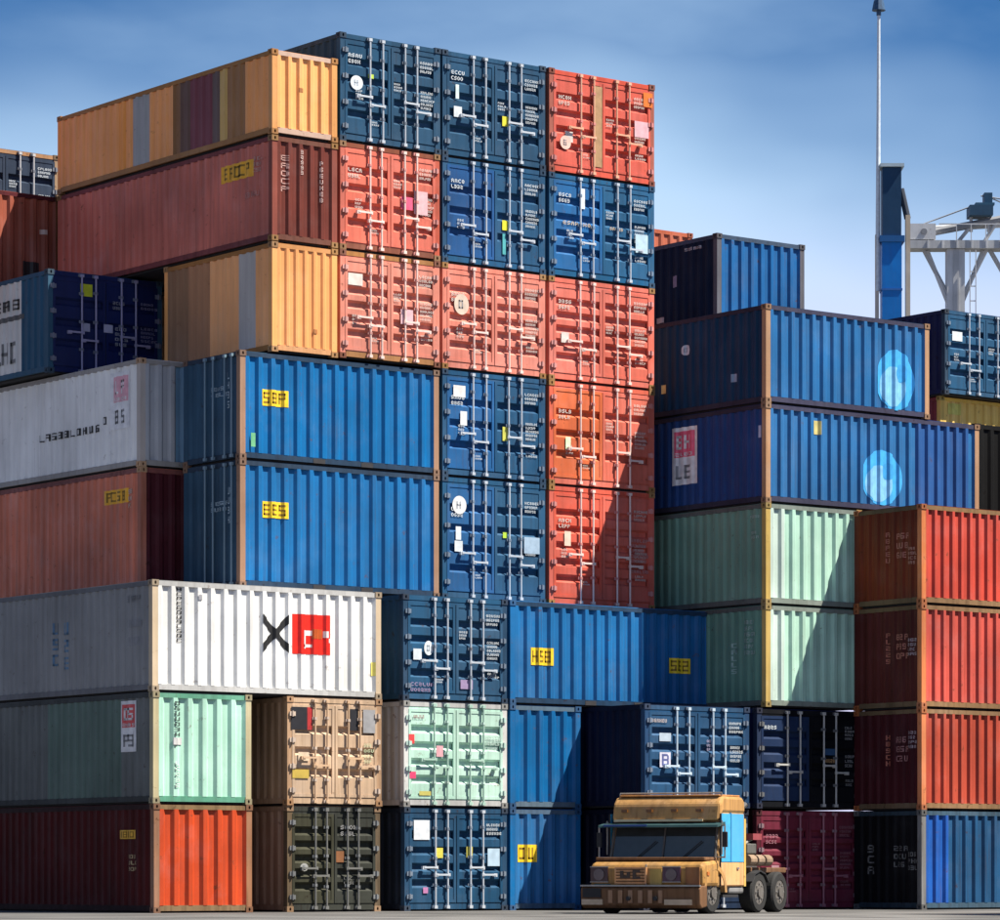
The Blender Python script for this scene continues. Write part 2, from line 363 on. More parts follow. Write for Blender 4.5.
def door_leaf(cont, W, H, side, mat, rodm, hardm, rng, decals, seed, nrib=5):
    """one leaf: pressed panel with horizontal troughs in a frame, two lock rods, handles, hinges"""
    e = 0.15; mid = W / 2
    u0, u1 = (e, mid - 0.012) if side < 0 else (mid + 0.012, W - e)
    v0, v1 = 0.20, H - 0.19
    m = MB(); y0 = 0.018; b = 0.07
    m.box(u0, u1, y0 - 0.012, y0 + 0.05, v0, v0 + b); m.box(u0, u1, y0 - 0.012, y0 + 0.05, v1 - b, v1)
    m.box(u0, u0 + b, y0 - 0.0125, y0 + 0.05, v0 + b, v1 - b); m.box(u1 - b, u1, y0 - 0.0125, y0 + 0.05, v0 + b, v1 - b)
    a, c = v0 + b, v1 - b; p = (c - a) / nrib; prof = [(a, y0)]
    for i in range(nrib):
        z = a + i * p
        if i: prof += [(z - 0.11, y0), (z - 0.055, y0 + 0.075), (z + 0.045, y0 + 0.075), (z + 0.10, y0)]
    prof.append((c, y0))
    for (za, ya), (zb, yb) in zip(prof, prof[1:]):
        m.quad([(u0 + b, ya, za), (u1 - b, ya, za), (u1 - b, yb, zb), (u0 + b, yb, zb)])
    leaf = m.build('door', mat, cont)
    rods = [0.285, 0.405] if side < 0 else [0.63, 0.75]; hz = 0.36 + 0.10 * ((seed // 100 * 37) % 10) / 10
    for k, fr in enumerate(rods):
        x = fr * W + rng.uniform(-0.02, 0.02)
        put('lock_rod', rod_mesh(H - 0.12, rodm), leaf, (x, y0 - 0.012, 0.06))
        for z in (0.24, 0.52, 0.80): put('rod_bracket', small('rod_bracket', hardm), leaf, (x, y0 - 0.012, H * z + rng.uniform(-.03, .03)))
        o = put('handle', small('handle', rodm), leaf, (x, y0 - 0.012, H * (hz - 0.07 * k)))
        if side > 0: o.scale.x = -1
    for z in (0.14, 0.36, 0.60, 0.84):
        o = put('hinge', small('hinge', hardm), leaf, ((u0 - 0.01) if side < 0 else (u1 + 0.01), y0 - 0.012, H * z))
        if side > 0: o.scale.x = -1
    fw = Flat('front', W, 0, -0.018 + 0.013)
    for i, d in enumerate(decals):
        apply_decal(fw, d, W, H, leaf, 13 * ((seed // 13) - (seed // 13) % 9 + i))
    return leaf

COUNT = [0]
def container(label, x0, x1, y0, y1, z0, z1, front='corr', left=BLUE, face=BLUE, post=None, rail=None, frail=None, rod=None, decals=(), ldecals=(), bands=(), lbands=(),
              pitch=0.36, lpitch=0.30, depth=0.05, wear=1.0, nrib=5, group=None, castc=None, lpost=None, pockets=False, quick=False, swap=None):  # left: side colour, on many boxes darkened to paint in that side's shade
    COUNT[0] += 1; seed = 100 * COUNT[0]; rng = random.Random(seed)
    W, Lg, H = x1 - x0, y1 - y0, z1 - z0; nrib = (5, 4, 5, 6)[(COUNT[0] * 7 // 3) % 4]
    t = thing('shipping_container', label, 'container', (x0, y0, z0), group=group)
    wear *= 1.3
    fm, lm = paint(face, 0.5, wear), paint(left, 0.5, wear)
    pm = paint(post or face, 0.55, wear); rm = paint(rail or left, 0.6, wear * 1.2); frm = paint(frail or rail or face, 0.6, wear * 1.2)
    cm = paint(castc or mixc(post or face, (0.05, 0.04, 0.035), 0.45), 0.6, 1.2); dk = plain(DARK, 0.8)
    cme = casting(cm); a = CW / 2; g = 0.004
    for x in (a, W - a):
        for y in (a, Lg - a):
            for z in (g / 2, H - CH - g / 2): put('corner_casting', cme, t, (x, y, z))
            if quick and y > a: continue
            boxo('corner_post', x - 0.075, x + 0.075, y - 0.075, y + 0.075, CH + g / 2, H - CH - g / 2, pm if y < Lg / 2 else lm, t)
    tr, br = 0.12, 0.17
    for xx, mm in ((0.018, rm), (W - 0.018 - 0.07, rm)):
        boxo('top_rail', xx, xx + 0.07, CW + .002, Lg - CW - .002, H - tr - 0.012, H - 0.028, mm, t)
        boxo('bottom_rail', xx, xx + 0.07, CW + .002, Lg - CW - .002, 0.045, br, mm, t)
    for yy in (0.02, Lg - 0.02 - 0.07):
        boxo('top_rail', CW + .002, W - CW - .002, yy, yy + 0.07, H - tr - 0.012, H - 0.028, frm, t)
        boxo('bottom_rail', CW + .002, W - CW - .002, yy, yy + 0.07, 0.045, br, frm, t)
    boxo('roof', 0.09, W - 0.09, 0.09, Lg - 0.09, H - 0.07, H - 0.006, lm, t)
    boxo('floor', 0.14, W - 0.14, 0.14, Lg - 0.14, 0.006, 0.16, dk, t)
    v0, v1 = br - 0.004, H - tr - 0.008
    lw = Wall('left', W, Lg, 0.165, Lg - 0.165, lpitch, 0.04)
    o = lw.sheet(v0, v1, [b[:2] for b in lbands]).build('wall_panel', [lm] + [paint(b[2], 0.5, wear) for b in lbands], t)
    for i, d in enumerate(ldecals): apply_decal(lw, d, Lg, H, o, seed + 17 * i)
    if not quick:
        for fc, LL in (('right', Lg), ('back', W)):
            Wall(fc, W, Lg, 0.165, LL - 0.165, 0.4, 0.04).sheet(v0, v1).build('wall_panel', lm, t)
    if front == 'corr':
        fw = Wall('front', W, Lg, 0.165, W - 0.165, pitch, depth)
        o = fw.sheet(v0, v1, [b[:2] for b in bands]).build('wall_panel', [fm] + [paint(b[2], 0.5, wear) for b in bands], t)
        for i, d in enumerate(decals): apply_decal(fw, d, W, H, o, seed + 29 * i)
        if pockets:
            for c in (0.36, 0.60): boxo('forklift_pocket', W * c, W * c + 0.34, 0.012, 0.05, 0.04, 0.145, dk, t)
    else:
        rod = rod or mixc(face, (0.72, 0.76, 0.80), 0.62); rmt = paint(rod, 0.4, 0.3); hm = paint(mixc(face, (0.5, 0.52, 0.55), 0.3), 0.5, 1.0)
        boxo('header', 0.168, W - 0.168, 0.03, 0.085, H - 0.195, H - tr - 0.016, fm, t)
        boxo('sill', 0.168, W - 0.168, 0.03, 0.085, br + 0.004, 0.205, fm, t)
        boxo('gasket', W / 2 - 0.011, W / 2 + 0.011, 0.025, 0.06, 0.206, H - 0.197, dk, t)
        ls = [d for d in decals if d[1] < 0.5]; rs = [d for d in decals if d[1] >= 0.5]
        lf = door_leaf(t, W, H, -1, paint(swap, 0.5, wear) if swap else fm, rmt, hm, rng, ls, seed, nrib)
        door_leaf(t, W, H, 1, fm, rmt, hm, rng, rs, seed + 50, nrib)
        for fr in (0.285, 0.405, 0.63, 0.75):
            put('keeper', small('keeper', hm), t, (fr * W, 0.018, H - 0.085)); put('keeper', small('keeper', hm), t, (fr * W, 0.018, 0.10))
    return t

# ---------------------------------------------------------------- ground
def ground_mat():
    m = bpy.data.materials.new('yard_concrete'); m.use_nodes = True
    t = m.node_tree; n = t.nodes; l = t.links; b = n['Principled BSDF']; b.inputs['Roughness'].default_value = 0.85
    g = n.new('ShaderNodeNewGeometry')
    a = n.new('ShaderNodeTexNoise'); a.inputs['Scale'].default_value = 0.35; a.inputs['Detail'].default_value = 7; l.new(g.outputs['Position'], a.inputs['Vector'])
    c = n.new('ShaderNodeValToRGB'); c.color_ramp.elements[0].position = 0.32; c.color_ramp.elements[0].color = (0.045, 0.044, 0.043, 1)
    c.color_ramp.elements[1].position = 0.68; c.color_ramp.elements[1].color = (0.12, 0.117, 0.112, 1); l.new(a.outputs['Fac'], c.inputs[0])
    d = n.new('ShaderNodeTexNoise'); d.inputs['Scale'].default_value = 30; d.inputs['Detail'].default_value = 4; l.new(g.outputs['Position'], d.inputs['Vector'])
    bp = n.new('ShaderNodeBump'); bp.inputs['Strength'].default_value = 0.4; bp.inputs['Distance'].default_value = 0.01; l.new(d.outputs['Fac'], bp.inputs['Height']); l.new(bp.outputs[0], b.inputs['Normal'])
    l.new(c.outputs[0], b.inputs['Base Color']); return m
gr = MB().quad([(-4000, -4000, 0), (4000, -4000, 0), (4000, 4000, 0), (-4000, 4000, 0)]).build('ground', ground_mat()); gr['kind'] = 'structure'
def apron_mat():
    m = ground_mat(); m.name = 'apron_concrete'; c = [n for n in m.node_tree.nodes if n.type == 'VALTORGB'][0].color_ramp
    c.elements[0].color = (0.045, 0.044, 0.043, 1); c.elements[1].color = (0.17, 0.165, 0.157, 1); return m
ap = MB().quad([(-120, -44, 0.004), (120, -44, 0.004), (120, -10.5, 0.004), (-120, -10.5, 0.004)]).build('concrete_apron', apron_mat()); ap['kind'] = 'structure'

# ---------------------------------------------------------------- containers
WT = (0.66, 0.72, 0.76); PK = (0.78, 0.58, 0.52); PALE = (0.72, 0.62, 0.56)
def marks(i, c=WT, logo=True):
    """the usual door print: number block and weight table on the right leaf, emblem and small notes on the left"""
    r = random.Random(i * 7 + 3); d = []
    d.append(('text', 0.865, 0.80, 0.46, 0.30, c, 3, 6)); d.append(('text', 0.865, 0.50 + r.uniform(-.03, .03), 0.42, 0.46, c, 5, 7))
    if r.random() < .7: d.append(('text', 0.86, 0.27, 0.36, 0.16, c, 2, 5))
    if logo: d.append((r.choice(('plate', 'text', 'text')), 0.15, 0.74 + r.uniform(-.05, .05), 0.42, 0.28, c, 2, 4))
    d.append((r.choice(('plate', 'text')), 0.16 + r.uniform(-.03, .04), 0.40 + r.uniform(-.06, .08), 0.24, 0.26, mixc(c, (.4, .4, .4), .2), 3, 3))
    if r.random() < .6: d.append(('text', 0.57, 0.62 + r.uniform(-.1, .1), 0.26, 0.22, c, 3, 4))
    d.append(('text', 0.345, 0.20, 0.22, 0.12, c, 2, 4))
    return d
P1, P2, P3 = -1.20, -3.40, -5.85
Z1, Z2, Z3 = 2.45, 4.95, 7.45                                    # tops of the three lower tiers
T4, T5, T6, T7, T8 = 10.46, 13.04, 15.60, 18.16, 20.72           # tops of the tall block's tiers
TB = 7.50
YT = lambda u, v, w_=0.62, h=0.36, n=3: ('tag', u, v, w_, h, YELLOW, n)

# -- lower left stack
container('wide white container with a black X and red square logo on its front', -6.09, 0.21, P1, 7.6, Z2, Z3, 'corr', left=SHADED_WHITE, face=WHITE, post=(0.56, 0.44, 0.30), rail=(0.16, 0.16, 0.17), frail=(0.45, 0.45, 0.44), pitch=0.35, depth=0.06, wear=0.55,
          decals=[('xlogo', 0.625, 0.57, 1.92, 0.84, BLACK), ('vtext', 0.118, 0.70, 0.13, 1.25, (0.05, 0.05, 0.05), 12), ('plate', 0.965, 0.28, 0.10, 0.32, (0.75, 0.65, 0.15)), ('plate', 0.205, 0.86, 0.12, 0.12, (0.3, 0.3, 0.32))],
          ldecals=[('text', 0.912, 0.86, 0.62, 0.22, (0.20, 0.20, 0.21), 1, 4), ('plate', 0.915, 0.62, 0.58, 0.16, (0.22, 0.22, 0.23)), ('plate', 0.915, 0.46, 0.58, 0.20, (0.24, 0.24, 0.25)), ('vtext', 0.52, 0.52, 0.24, 1.1, (0.10, 0.19, 0.30), 3), ('vtext', 0.57, 0.50, 0.22, 1.2, (0.12, 0.22, 0.34), 3)])
container('mint green corrugated container directly under the left end of the wide white one', -6.07, -3.42, P1, 11.0, Z1, Z2, 'corr', left=(0.15, 0.16, 0.155), face=MINT, post=(0.44, 0.38, 0.22), rail=(0.06, 0.065, 0.065), frail=(0.10, 0.30, 0.20), pitch=0.36, depth=0.06, wear=0.7, lbands=[(0.62, 0.90, (0.125, 0.18, 0.155))],  # left: mint greyed down, shade painted into the side
          decals=[('vtext', 0.25, 0.72, 0.17, 1.05, (0.06, 0.09, 0.08), 9), ('plate', 0.25, 0.56, 0.26, 0.16, (0.55, 0.55, 0.54)), ('vtext', 0.25, 0.27, 0.15, 0.62, (0.62, 0.74, 0.68), 5)],
          ldecals=[('placard', 0.914, 0.70, 0.68, 1.15, (0.70, 0.10, 0.10))])
container('orange-red corrugated container on the ground at the lower left corner', -6.05, -3.40, P1, 11.0, 0.0, Z1, 'corr', left=SHADED_RED, face=(0.50, 0.065, 0.022), post=(0.30, 0.14, 0.07), rail=(0.04, 0.02, 0.02), frail=(0.22, 0.14, 0.07), pitch=0.36, depth=0.06, wear=1.1,
          ldecals=[('tag', 0.905, 0.72, 0.66, 0.20, (0.75, 0.40, 0.04), 4), ('text', 0.925, 0.47, 0.34, 0.42, (0.55, 0.40, 0.22), 3, 3)])
tc1 = container('tan door container with dark panels at the top of its doors, under the white one', -2.46, 0.22, P1, 5.0, Z1, Z2, 'door', left=(0.40, 0.25, 0.15), face=TAN, post=(0.42, 0.26, 0.15), rod=(0.56, 0.38, 0.24), wear=1.3, castc=(0.36, 0.20, 0.10),
          decals=[('plate', 0.135, 0.80, 0.50, 0.52, (0.02, 0.02, 0.025)), ('plate', 0.235, 0.80, 0.14, 0.52, (0.40, 0.03, 0.03)), ('plate', 0.70, 0.80, 0.24, 0.50, (0.02, 0.02, 0.025)), ('plate', 0.86, 0.79, 0.34, 0.54, (0.30, 0.30, 0.31)), ('text', 0.86, 0.50, 0.30, 0.5, (0.56, 0.62, 0.40), 4, 3), ('plate', 0.14, 0.29, 0.46, 0.2, (0.50, 0.36, 0.07)), ('plate', 0.17, 0.45, 0.3, 0.2, (0.65, 0.52, 0.38))])
container('grimy, shade-darkened grey door container with tan left side, on the ground', -2.44, 0.20, P1 + 0.03, 5.0, 0.0, Z1, 'door', left=(0.33, 0.20, 0.12), face=(0.045, 0.048, 0.04), post=(0.14, 0.10, 0.06), rod=(0.16, 0.16, 0.15), wear=1.5, castc=(0.30, 0.19, 0.11), swap=(0.055, 0.055, 0.035),  # dark door colours hold deep shade as well as dirt
          decals=[('oval', 0.18, 0.42, 0.22, 0.18, (0.35, 0.35, 0.33)), ('text', 0.66, 0.78, 0.5, 0.3, (0.30, 0.30, 0.30), 2, 4), ('plate', 0.56, 0.52, 0.22, 0.26, (0.24, 0.10, 0.04)), ('text', 0.66, 0.3, 0.3, 0.2, (0.24, 0.24, 0.23), 2, 4)])
# -- door stack beside it
container('dark blue door container at the right end of the wide white container', 0.82, 3.92, P1, 5.0, Z2, Z3, 'door', left=(0.020, 0.065, 0.12), face=DBLUE, post=(0.02, 0.06, 0.12), wear=0.9, decals=[('oval', 0.24, 0.50, 0.26, 0.34, (0.66, 0.72, 0.76)), ('text', 0.20, 0.14, 0.8, 0.26, (0.34, 0.26, 0.42), 2, 6)] + marks(5, logo=False) + [('plate', 0.60, 0.17, 0.36, 0.22, (0.32, 0.24, 0.40))])
container('mint door container with a pale frame and small red stickers', 0.84, 3.92, P1, 5.0, Z1, Z2, 'door', left=(0.36, 0.37, 0.37), face=(0.44, 0.66, 0.55), post=(0.58, 0.58, 0.56), rail=(0.45, 0.45, 0.44), rod=(0.34, 0.50, 0.42), wear=0.8, castc=(0.25, 0.25, 0.24), nrib=5,
          decals=[('plate', 0.075, 0.64, 0.16, 0.22, (0.80, 0.06, 0.06)), ('plate', 0.085, 0.30, 0.18, 0.16, (0.75, 0.06, 0.16)), ('text', 0.16, 0.86, 0.42, 0.12, (0.40, 0.14, 0.18), 1, 6), ('plate', 0.34, 0.53, 0.2, 0.26, (0.66, 0.34, 0.38)), ('text', 0.86, 0.62, 0.5, 0.34, (0.62, 0.80, 0.72), 3, 6), ('text', 0.86, 0.28, 0.4, 0.2, (0.20, 0.34, 0.28), 2, 5), ('plate', 0.2, 0.13, 0.34, 0.1, (0.5, 0.45, 0.12))])
container('dark blue door container on the ground with a white square sticker, under the mint doors', 0.86, 3.92, P1, 5.0, 0.0, Z1, 'door', left=(0.012, 0.020, 0.035), face=(0.016, 0.066, 0.135), post=(0.02, 0.06, 0.12), wear=1.0,
          decals=[('plate', 0.165, 0.78, 0.46, 0.46, (0.66, 0.70, 0.74)), ('plate', 0.335, 0.56, 0.20, 0.24, (0.60, 0.55, 0.08)), ('plate', 0.625, 0.57, 0.18, 0.26, (0.55, 0.50, 0.10)), ('text', 0.865, 0.80, 0.46, 0.30, WT, 3, 6), ('plate', 0.86, 0.52, 0.36, 0.42, (0.42, 0.56, 0.68)), ('plate', 0.2, 0.2, 0.14, 0.14, (0.5, 0.2, 0.4))])
# -- blue boxes right of the door stack
container('wide blue corrugated container with two yellow tags, its right half in shadow', 3.99, 10.45, P1, 5.0, Z2, Z3, 'corr', left=BLUE, face=BLUE, rail=(0.02, 0.05, 0.10), pitch=0.36, depth=0.06, wear=0.8, decals=[YT(0.155, 0.47, 0.66, 0.42), YT(0.83, 0.44, 0.66, 0.38)], pockets=True)
container('blue corrugated container between the mint doors and the dark gap by the truck', 3.99, 6.18, P1, 5.0, Z1, Z2, 'corr', left=BLUE, face=BLUE, rail=(0.02, 0.05, 0.10), frail=(0.10, 0.16, 0.22), pitch=0.36, depth=0.06, wear=0.8)
container('blue corrugated container with a yellow tag on the ground left of the truck', 3.99, 6.18, P1, 5.0, 0.0, Z1, 'corr', left=BLUE, face=BLUE, rail=(0.02, 0.05, 0.10), frail=(0.08, 0.14, 0.22), pitch=0.36, depth=0.06, wear=0.9, decals=[YT(0.25, 0.56, 0.62, 0.42, 2)])
# -- shaded door boxes behind the truck
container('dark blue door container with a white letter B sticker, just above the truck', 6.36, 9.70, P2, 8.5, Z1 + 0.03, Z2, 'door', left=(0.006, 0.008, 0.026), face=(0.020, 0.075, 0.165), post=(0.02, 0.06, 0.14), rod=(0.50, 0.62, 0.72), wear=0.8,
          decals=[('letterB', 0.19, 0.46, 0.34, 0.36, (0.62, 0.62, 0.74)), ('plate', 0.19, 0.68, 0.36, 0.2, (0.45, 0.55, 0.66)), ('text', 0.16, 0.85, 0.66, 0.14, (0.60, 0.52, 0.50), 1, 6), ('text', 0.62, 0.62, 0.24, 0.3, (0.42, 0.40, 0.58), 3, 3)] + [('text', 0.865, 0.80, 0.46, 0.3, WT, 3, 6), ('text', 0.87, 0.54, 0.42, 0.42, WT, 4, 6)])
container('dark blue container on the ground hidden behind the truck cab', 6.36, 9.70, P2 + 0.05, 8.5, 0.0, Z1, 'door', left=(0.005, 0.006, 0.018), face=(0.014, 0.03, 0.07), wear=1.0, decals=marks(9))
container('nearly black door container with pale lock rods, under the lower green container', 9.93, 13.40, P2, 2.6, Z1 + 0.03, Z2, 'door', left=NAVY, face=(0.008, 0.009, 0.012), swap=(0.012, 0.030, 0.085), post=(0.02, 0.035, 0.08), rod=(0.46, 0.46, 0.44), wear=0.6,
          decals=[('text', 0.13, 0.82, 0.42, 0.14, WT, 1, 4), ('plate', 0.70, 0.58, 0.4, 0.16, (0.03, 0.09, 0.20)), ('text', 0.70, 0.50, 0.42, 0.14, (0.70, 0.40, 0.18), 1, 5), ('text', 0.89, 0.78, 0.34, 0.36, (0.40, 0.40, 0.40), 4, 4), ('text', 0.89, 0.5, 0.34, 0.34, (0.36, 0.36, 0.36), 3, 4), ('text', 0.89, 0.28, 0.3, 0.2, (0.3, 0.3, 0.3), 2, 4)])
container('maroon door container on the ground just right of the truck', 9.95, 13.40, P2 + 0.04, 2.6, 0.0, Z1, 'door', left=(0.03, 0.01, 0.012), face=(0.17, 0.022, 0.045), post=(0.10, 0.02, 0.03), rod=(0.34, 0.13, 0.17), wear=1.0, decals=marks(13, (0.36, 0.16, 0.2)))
# -- right hand stack
container('lower green container with pale corrugated front, above the black doors', 10.22, 13.38, P2, 2.7, Z2 + 0.03, 7.50, 'corr', left=SHADED_MINT, face=MINT, post=(0.52, 0.36, 0.10), rail=(0.10, 0.11, 0.10), frail=(0.20, 0.24, 0.21), pitch=0.36, depth=0.06, wear=0.7, bands=[(0.0, 0.17, (0.52, 0.66, 0.59))],
          ldecals=[('text', 0.90, 0.70, 0.46, 0.9, (0.40, 0.52, 0.46), 6, 4), ('vtext', 0.80, 0.50, 0.16, 0.8, (0.34, 0.48, 0.42), 5)])
container('upper green container with pale corrugated front, under the two long blue ones', 10.22, 13.44, P2, 2.7, 7.50, 10.00, 'corr', left=(0.14, 0.27, 0.20), face=MINT, post=(0.52, 0.36, 0.10), rail=(0.10, 0.11, 0.10), frail=(0.20, 0.24, 0.21), pitch=0.36, depth=0.06, wear=0.6, bands=[(0.0, 0.17, (0.52, 0.66, 0.59))],  # left: mint front's colour with side shade painted in
          ldecals=[('text', 0.93, 0.70, 0.3, 0.22, (0.36, 0.50, 0.43), 2, 3), ('text', 0.93, 0.88, 0.4, 0.1, (0.42, 0.55, 0.48), 1, 5)])
LB = (0.055, 0.40, 0.80)
container('long blue container with a pale blue emblem, resting on the upper green and red ones', 10.22, 17.58, P2, 2.7, 10.00, 12.45, 'corr', left=(0.006, 0.042, 0.165), face=BLUE, post=(0.42, 0.24, 0.13), rail=(0.03, 0.03, 0.05), frail=(0.05, 0.05, 0.09), pitch=0.34, depth=0.06, wear=0.7,  # left: front blue darkened for the shaded side
          decals=[('emblem', 0.535, 0.34, 1.35, 1.45, LB), ('plate', 0.235, 0.80, 0.24, 0.34, (0.60, 0.52, 0.20))], bands=[(0.70, 0.98, (0.010, 0.085, 0.29))],
          ldecals=[('placard', 0.49, 0.58, 1.0, 1.45, (0.78, 0.12, 0.20)), ('plate', 0.955, 0.72, 0.1, 0.3, (0.4, 0.46, 0.6))])
container('shorter blue container with a pale blue emblem, second from the top of the right stack', 10.22, 15.80, P2, 2.7, 12.45, 14.88, 'corr', left=(0.006, 0.036, 0.085), face=BLUE, post=(0.42, 0.24, 0.13), rail=(0.03, 0.03, 0.05), frail=(0.05, 0.05, 0.09), pitch=0.34, depth=0.06, wear=0.7,  # left: darker blue carries the shade of this side
          decals=[('emblem', 0.79, 0.36, 1.30, 1.60, LB)], ldecals=[('oval', 0.50, 0.67, 0.34, 0.26, (0.34, 0.46, 0.56)), ('plate', 0.36, 0.30, 0.2, 0.22, (0.55, 0.55, 0.25)), ('plate', 0.80, 0.30, 0.18, 0.2, (0.20, 0.30, 0.42))])
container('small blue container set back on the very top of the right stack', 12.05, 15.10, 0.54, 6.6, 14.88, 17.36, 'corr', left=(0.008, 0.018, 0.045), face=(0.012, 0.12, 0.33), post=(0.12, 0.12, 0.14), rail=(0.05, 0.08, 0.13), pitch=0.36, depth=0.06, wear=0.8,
          ldecals=[('plate', 0.72, 0.58, 0.2, 0.3, (0.22, 0.22, 0.34)), ('plate', 0.48, 0.40, 0.16, 0.26, (0.28, 0.30, 0.36)), ('plate', 0.62, 0.20, 0.3, 0.14, (0.36, 0.38, 0.40)), ('text', 0.86, 0.90, 0.9, 0.12, WT, 1, 6)])
# -- red stack at the right edge
RP = (0.62, 0.19, 0.06)
for nm, z0, z1, fc, lf, tx in (('uppermost red container of the stack at the right edge', 7.5, 9.95, CORAL, (0.15, 0.028, 0.012), 0), ('middle red container of the stack at the right edge', Z2, 7.5, CORAL, (0.085, 0.016, 0.014), 1), ('lowest red container of the stack at the right edge, above the blue one', Z1, Z2, (0.44, 0.066, 0.036), (0.06, 0.010, 0.014), 2)):  # left colours: red darkened tier by tier as painted shade
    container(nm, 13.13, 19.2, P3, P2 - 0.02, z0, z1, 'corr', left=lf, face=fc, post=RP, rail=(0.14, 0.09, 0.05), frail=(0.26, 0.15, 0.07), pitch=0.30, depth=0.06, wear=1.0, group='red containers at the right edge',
              ldecals=[('text', 0.72, 0.62, 0.5, 0.7, (0.45, 0.16, 0.12) if tx < 2 else (0.36, 0.16, 0.16), 3, 3), ('text', 0.86, 0.50 + .1 * tx, 0.32, 0.46, (0.52, 0.26, 0.2) if tx == 0 else (0.46, 0.36, 0.4), 4, 3), ('vtext', 0.5, 0.6, 0.12, 0.8, (0.40, 0.12, 0.08), 5)])
container('blue container on the ground under the red stack at the right edge', 13.13, 19.2, P3, P2 - 0.02, 0.0, Z1, 'corr', left=(0.008, 0.008, 0.010), face=(0.018, 0.085, 0.20), post=(0.22, 0.22, 0.22), rail=(0.03, 0.05, 0.07), frail=(0.05, 0.10, 0.15), pitch=0.34, depth=0.06, wear=1.3, castc=(0.12, 0.12, 0.12), bands=[(0.0, 0.13, (0.012, 0.10, 0.42))],  # left: near black, shade put into the side colour
          ldecals=[('text', 0.70, 0.55, 0.5, 0.6, (0.13, 0.13, 0.13), 3, 3), ('text', 0.87, 0.50, 0.36, 0.5, (0.18, 0.18, 0.18), 3, 3), ('vtext', 0.25, 0.52, 0.2, 0.8, (0.12, 0.12, 0.12), 3)])
container('container coloured near-black for shade, at the right edge beside the long blue one', 17.85, 21.2, P2 + 0.4, 2.7, 10.0, 12.55, 'corr', left=(0.012, 0.012, 0.013), face=(0.010, 0.010, 0.010), wear=0.6)  # near-black colour stands in for a shadowed container side
# -- block behind on the right
container('dark blue door container at the upper right edge below the crane', 28.13, 31.6, 8.63, 15.0, 15.35, 17.92, 'door', left=(0.016, 0.02, 0.07), face=DBLUE, post=(0.03, 0.06, 0.10), wear=0.8, decals=marks(22))
container('tan container just visible under the dark blue doors at the upper right edge', 28.3, 31.4, 9.0, 15.0, 12.80, 15.35, 'corr', left=(0.20, 0.03, 0.04), face=(0.80, 0.52, 0.10), post=(0.70, 0.46, 0.10), wear=0.7, castc=(0.4, 0.3, 0.08), decals=[('plate', 0.2, 0.86, 0.5, 0.34, (0.66, 0.60, 0.12))])
container('red-brown container whose top edge peeks out left of the small top blue one', 15.5, 18.9, 9.5, 15.5, 16.85, 19.32, 'corr', left=(0.45, 0.10, 0.06), face=(0.48, 0.12, 0.06), wear=1.0)

# -- tall block of doors
A0, A1, B0, B1, D0, D1 = -0.14, 2.80, 2.86, 6.03, 6.13, 9.52
LM = marks
container('salmon door container of the tall block, right of the plain orange container', A0, A1, 0.0, 12.9, T5, T6, 'door', left=(0.92, 0.52, 0.24), face=SALMON, post=SALMON, rod=PK, rail=(0.36, 0.16, 0.05), wear=0.8, castc=(0.20, 0.08, 0.05), lpitch=0.32,
          
          decals=LM(31, PALE) + [('plate', 0.66, 0.44, 0.36, 0.36, (0.66, 0.42, 0.46))])
container('red door container of the tall block touching the front end of the maroon one', A0, A1, 0.0, 12.9, T6, T7, 'door', left=(0.25, 0.050, 0.036), face=RED, post=(0.50, 0.10, 0.06), rod=PK, rail=(0.22, 0.07, 0.04), wear=0.8, castc=(0.25, 0.14, 0.07),
          decals=LM(32, PALE) + [('plate', 0.66, 0.50, 0.34, 0.30, (0.74, 0.10, 0.20)), ('plate', 0.80, 0.52, 0.40, 0.56, (0.66, 0.42, 0.44))])
container('dark blue door container at the top left corner of the tall block', A0, A1 + 0.02, 0.0, 6.06, T7, T8, 'door', left=(0.018, 0.05, 0.09), face=(0.020, 0.070, 0.135), wear=0.8, decals=LM(33) + [('plate', 0.30, 0.63, 0.16, 0.10, (0.45, 0.60, 0.06)), ('oval', 0.16, 0.55, 0.36, 0.34, WT)])
container('dark blue door container in the middle of the top tier of the tall block', B0, B1, 0.0, 6.06, T7, T8, 'door', left=DBLUE, face=(0.018, 0.068, 0.135), wear=0.8, decals=LM(34) + [('plate', 0.60, 0.41, 0.18, 0.24, (0.66, 0.62, 0.04)), ('plate', 0.14, 0.62, 0.10, 0.34, (0.6, 0.74, 0.72))])
container('blue door container in the middle of the tall block, second tier from the top', B0, B1, 0.0, 6.06, T6, T7, 'door', left=DBLUE, face=(0.018, 0.080, 0.170), wear=0.8, decals=LM(35) + [('plate', 0.60, 0.42, 0.18, 0.24, (0.70, 0.66, 0.03)), ('plate', 0.59, 0.24, 0.10, 0.5, (0.08, 0.40, 0.42))], swap=(0.018, 0.085, 0.24))
container('salmon door container in the middle of the tall block', B0, B1, 0.0, 6.06, T5, T6, 'door', left=SALMON, face=(0.65, 0.19, 0.13), rod=PK, wear=0.8, decals=LM(36, PALE) + [('oval', 0.18, 0.62, 0.44, 0.5, (0.62, 0.50, 0.40))], castc=(0.30, 0.16, 0.06))
container('dark blue door container right beside the upper wide blue container', B0, B1, 0.0, 6.06, T4, T5, 'door', left=DBLUE, face=(0.018, 0.082, 0.175), wear=0.8, swap=(0.016, 0.105, 0.28), decals=LM(37) + [('plate', 0.16, 0.80, 0.36, 0.28, (0.72, 0.70, 0.68)), ('plate', 0.20, 0.55, 0.20, 0.34, (0.70, 0.72, 0.74)), ('plate', 0.60, 0.44, 0.16, 0.34, (0.58, 0.58, 0.10))])
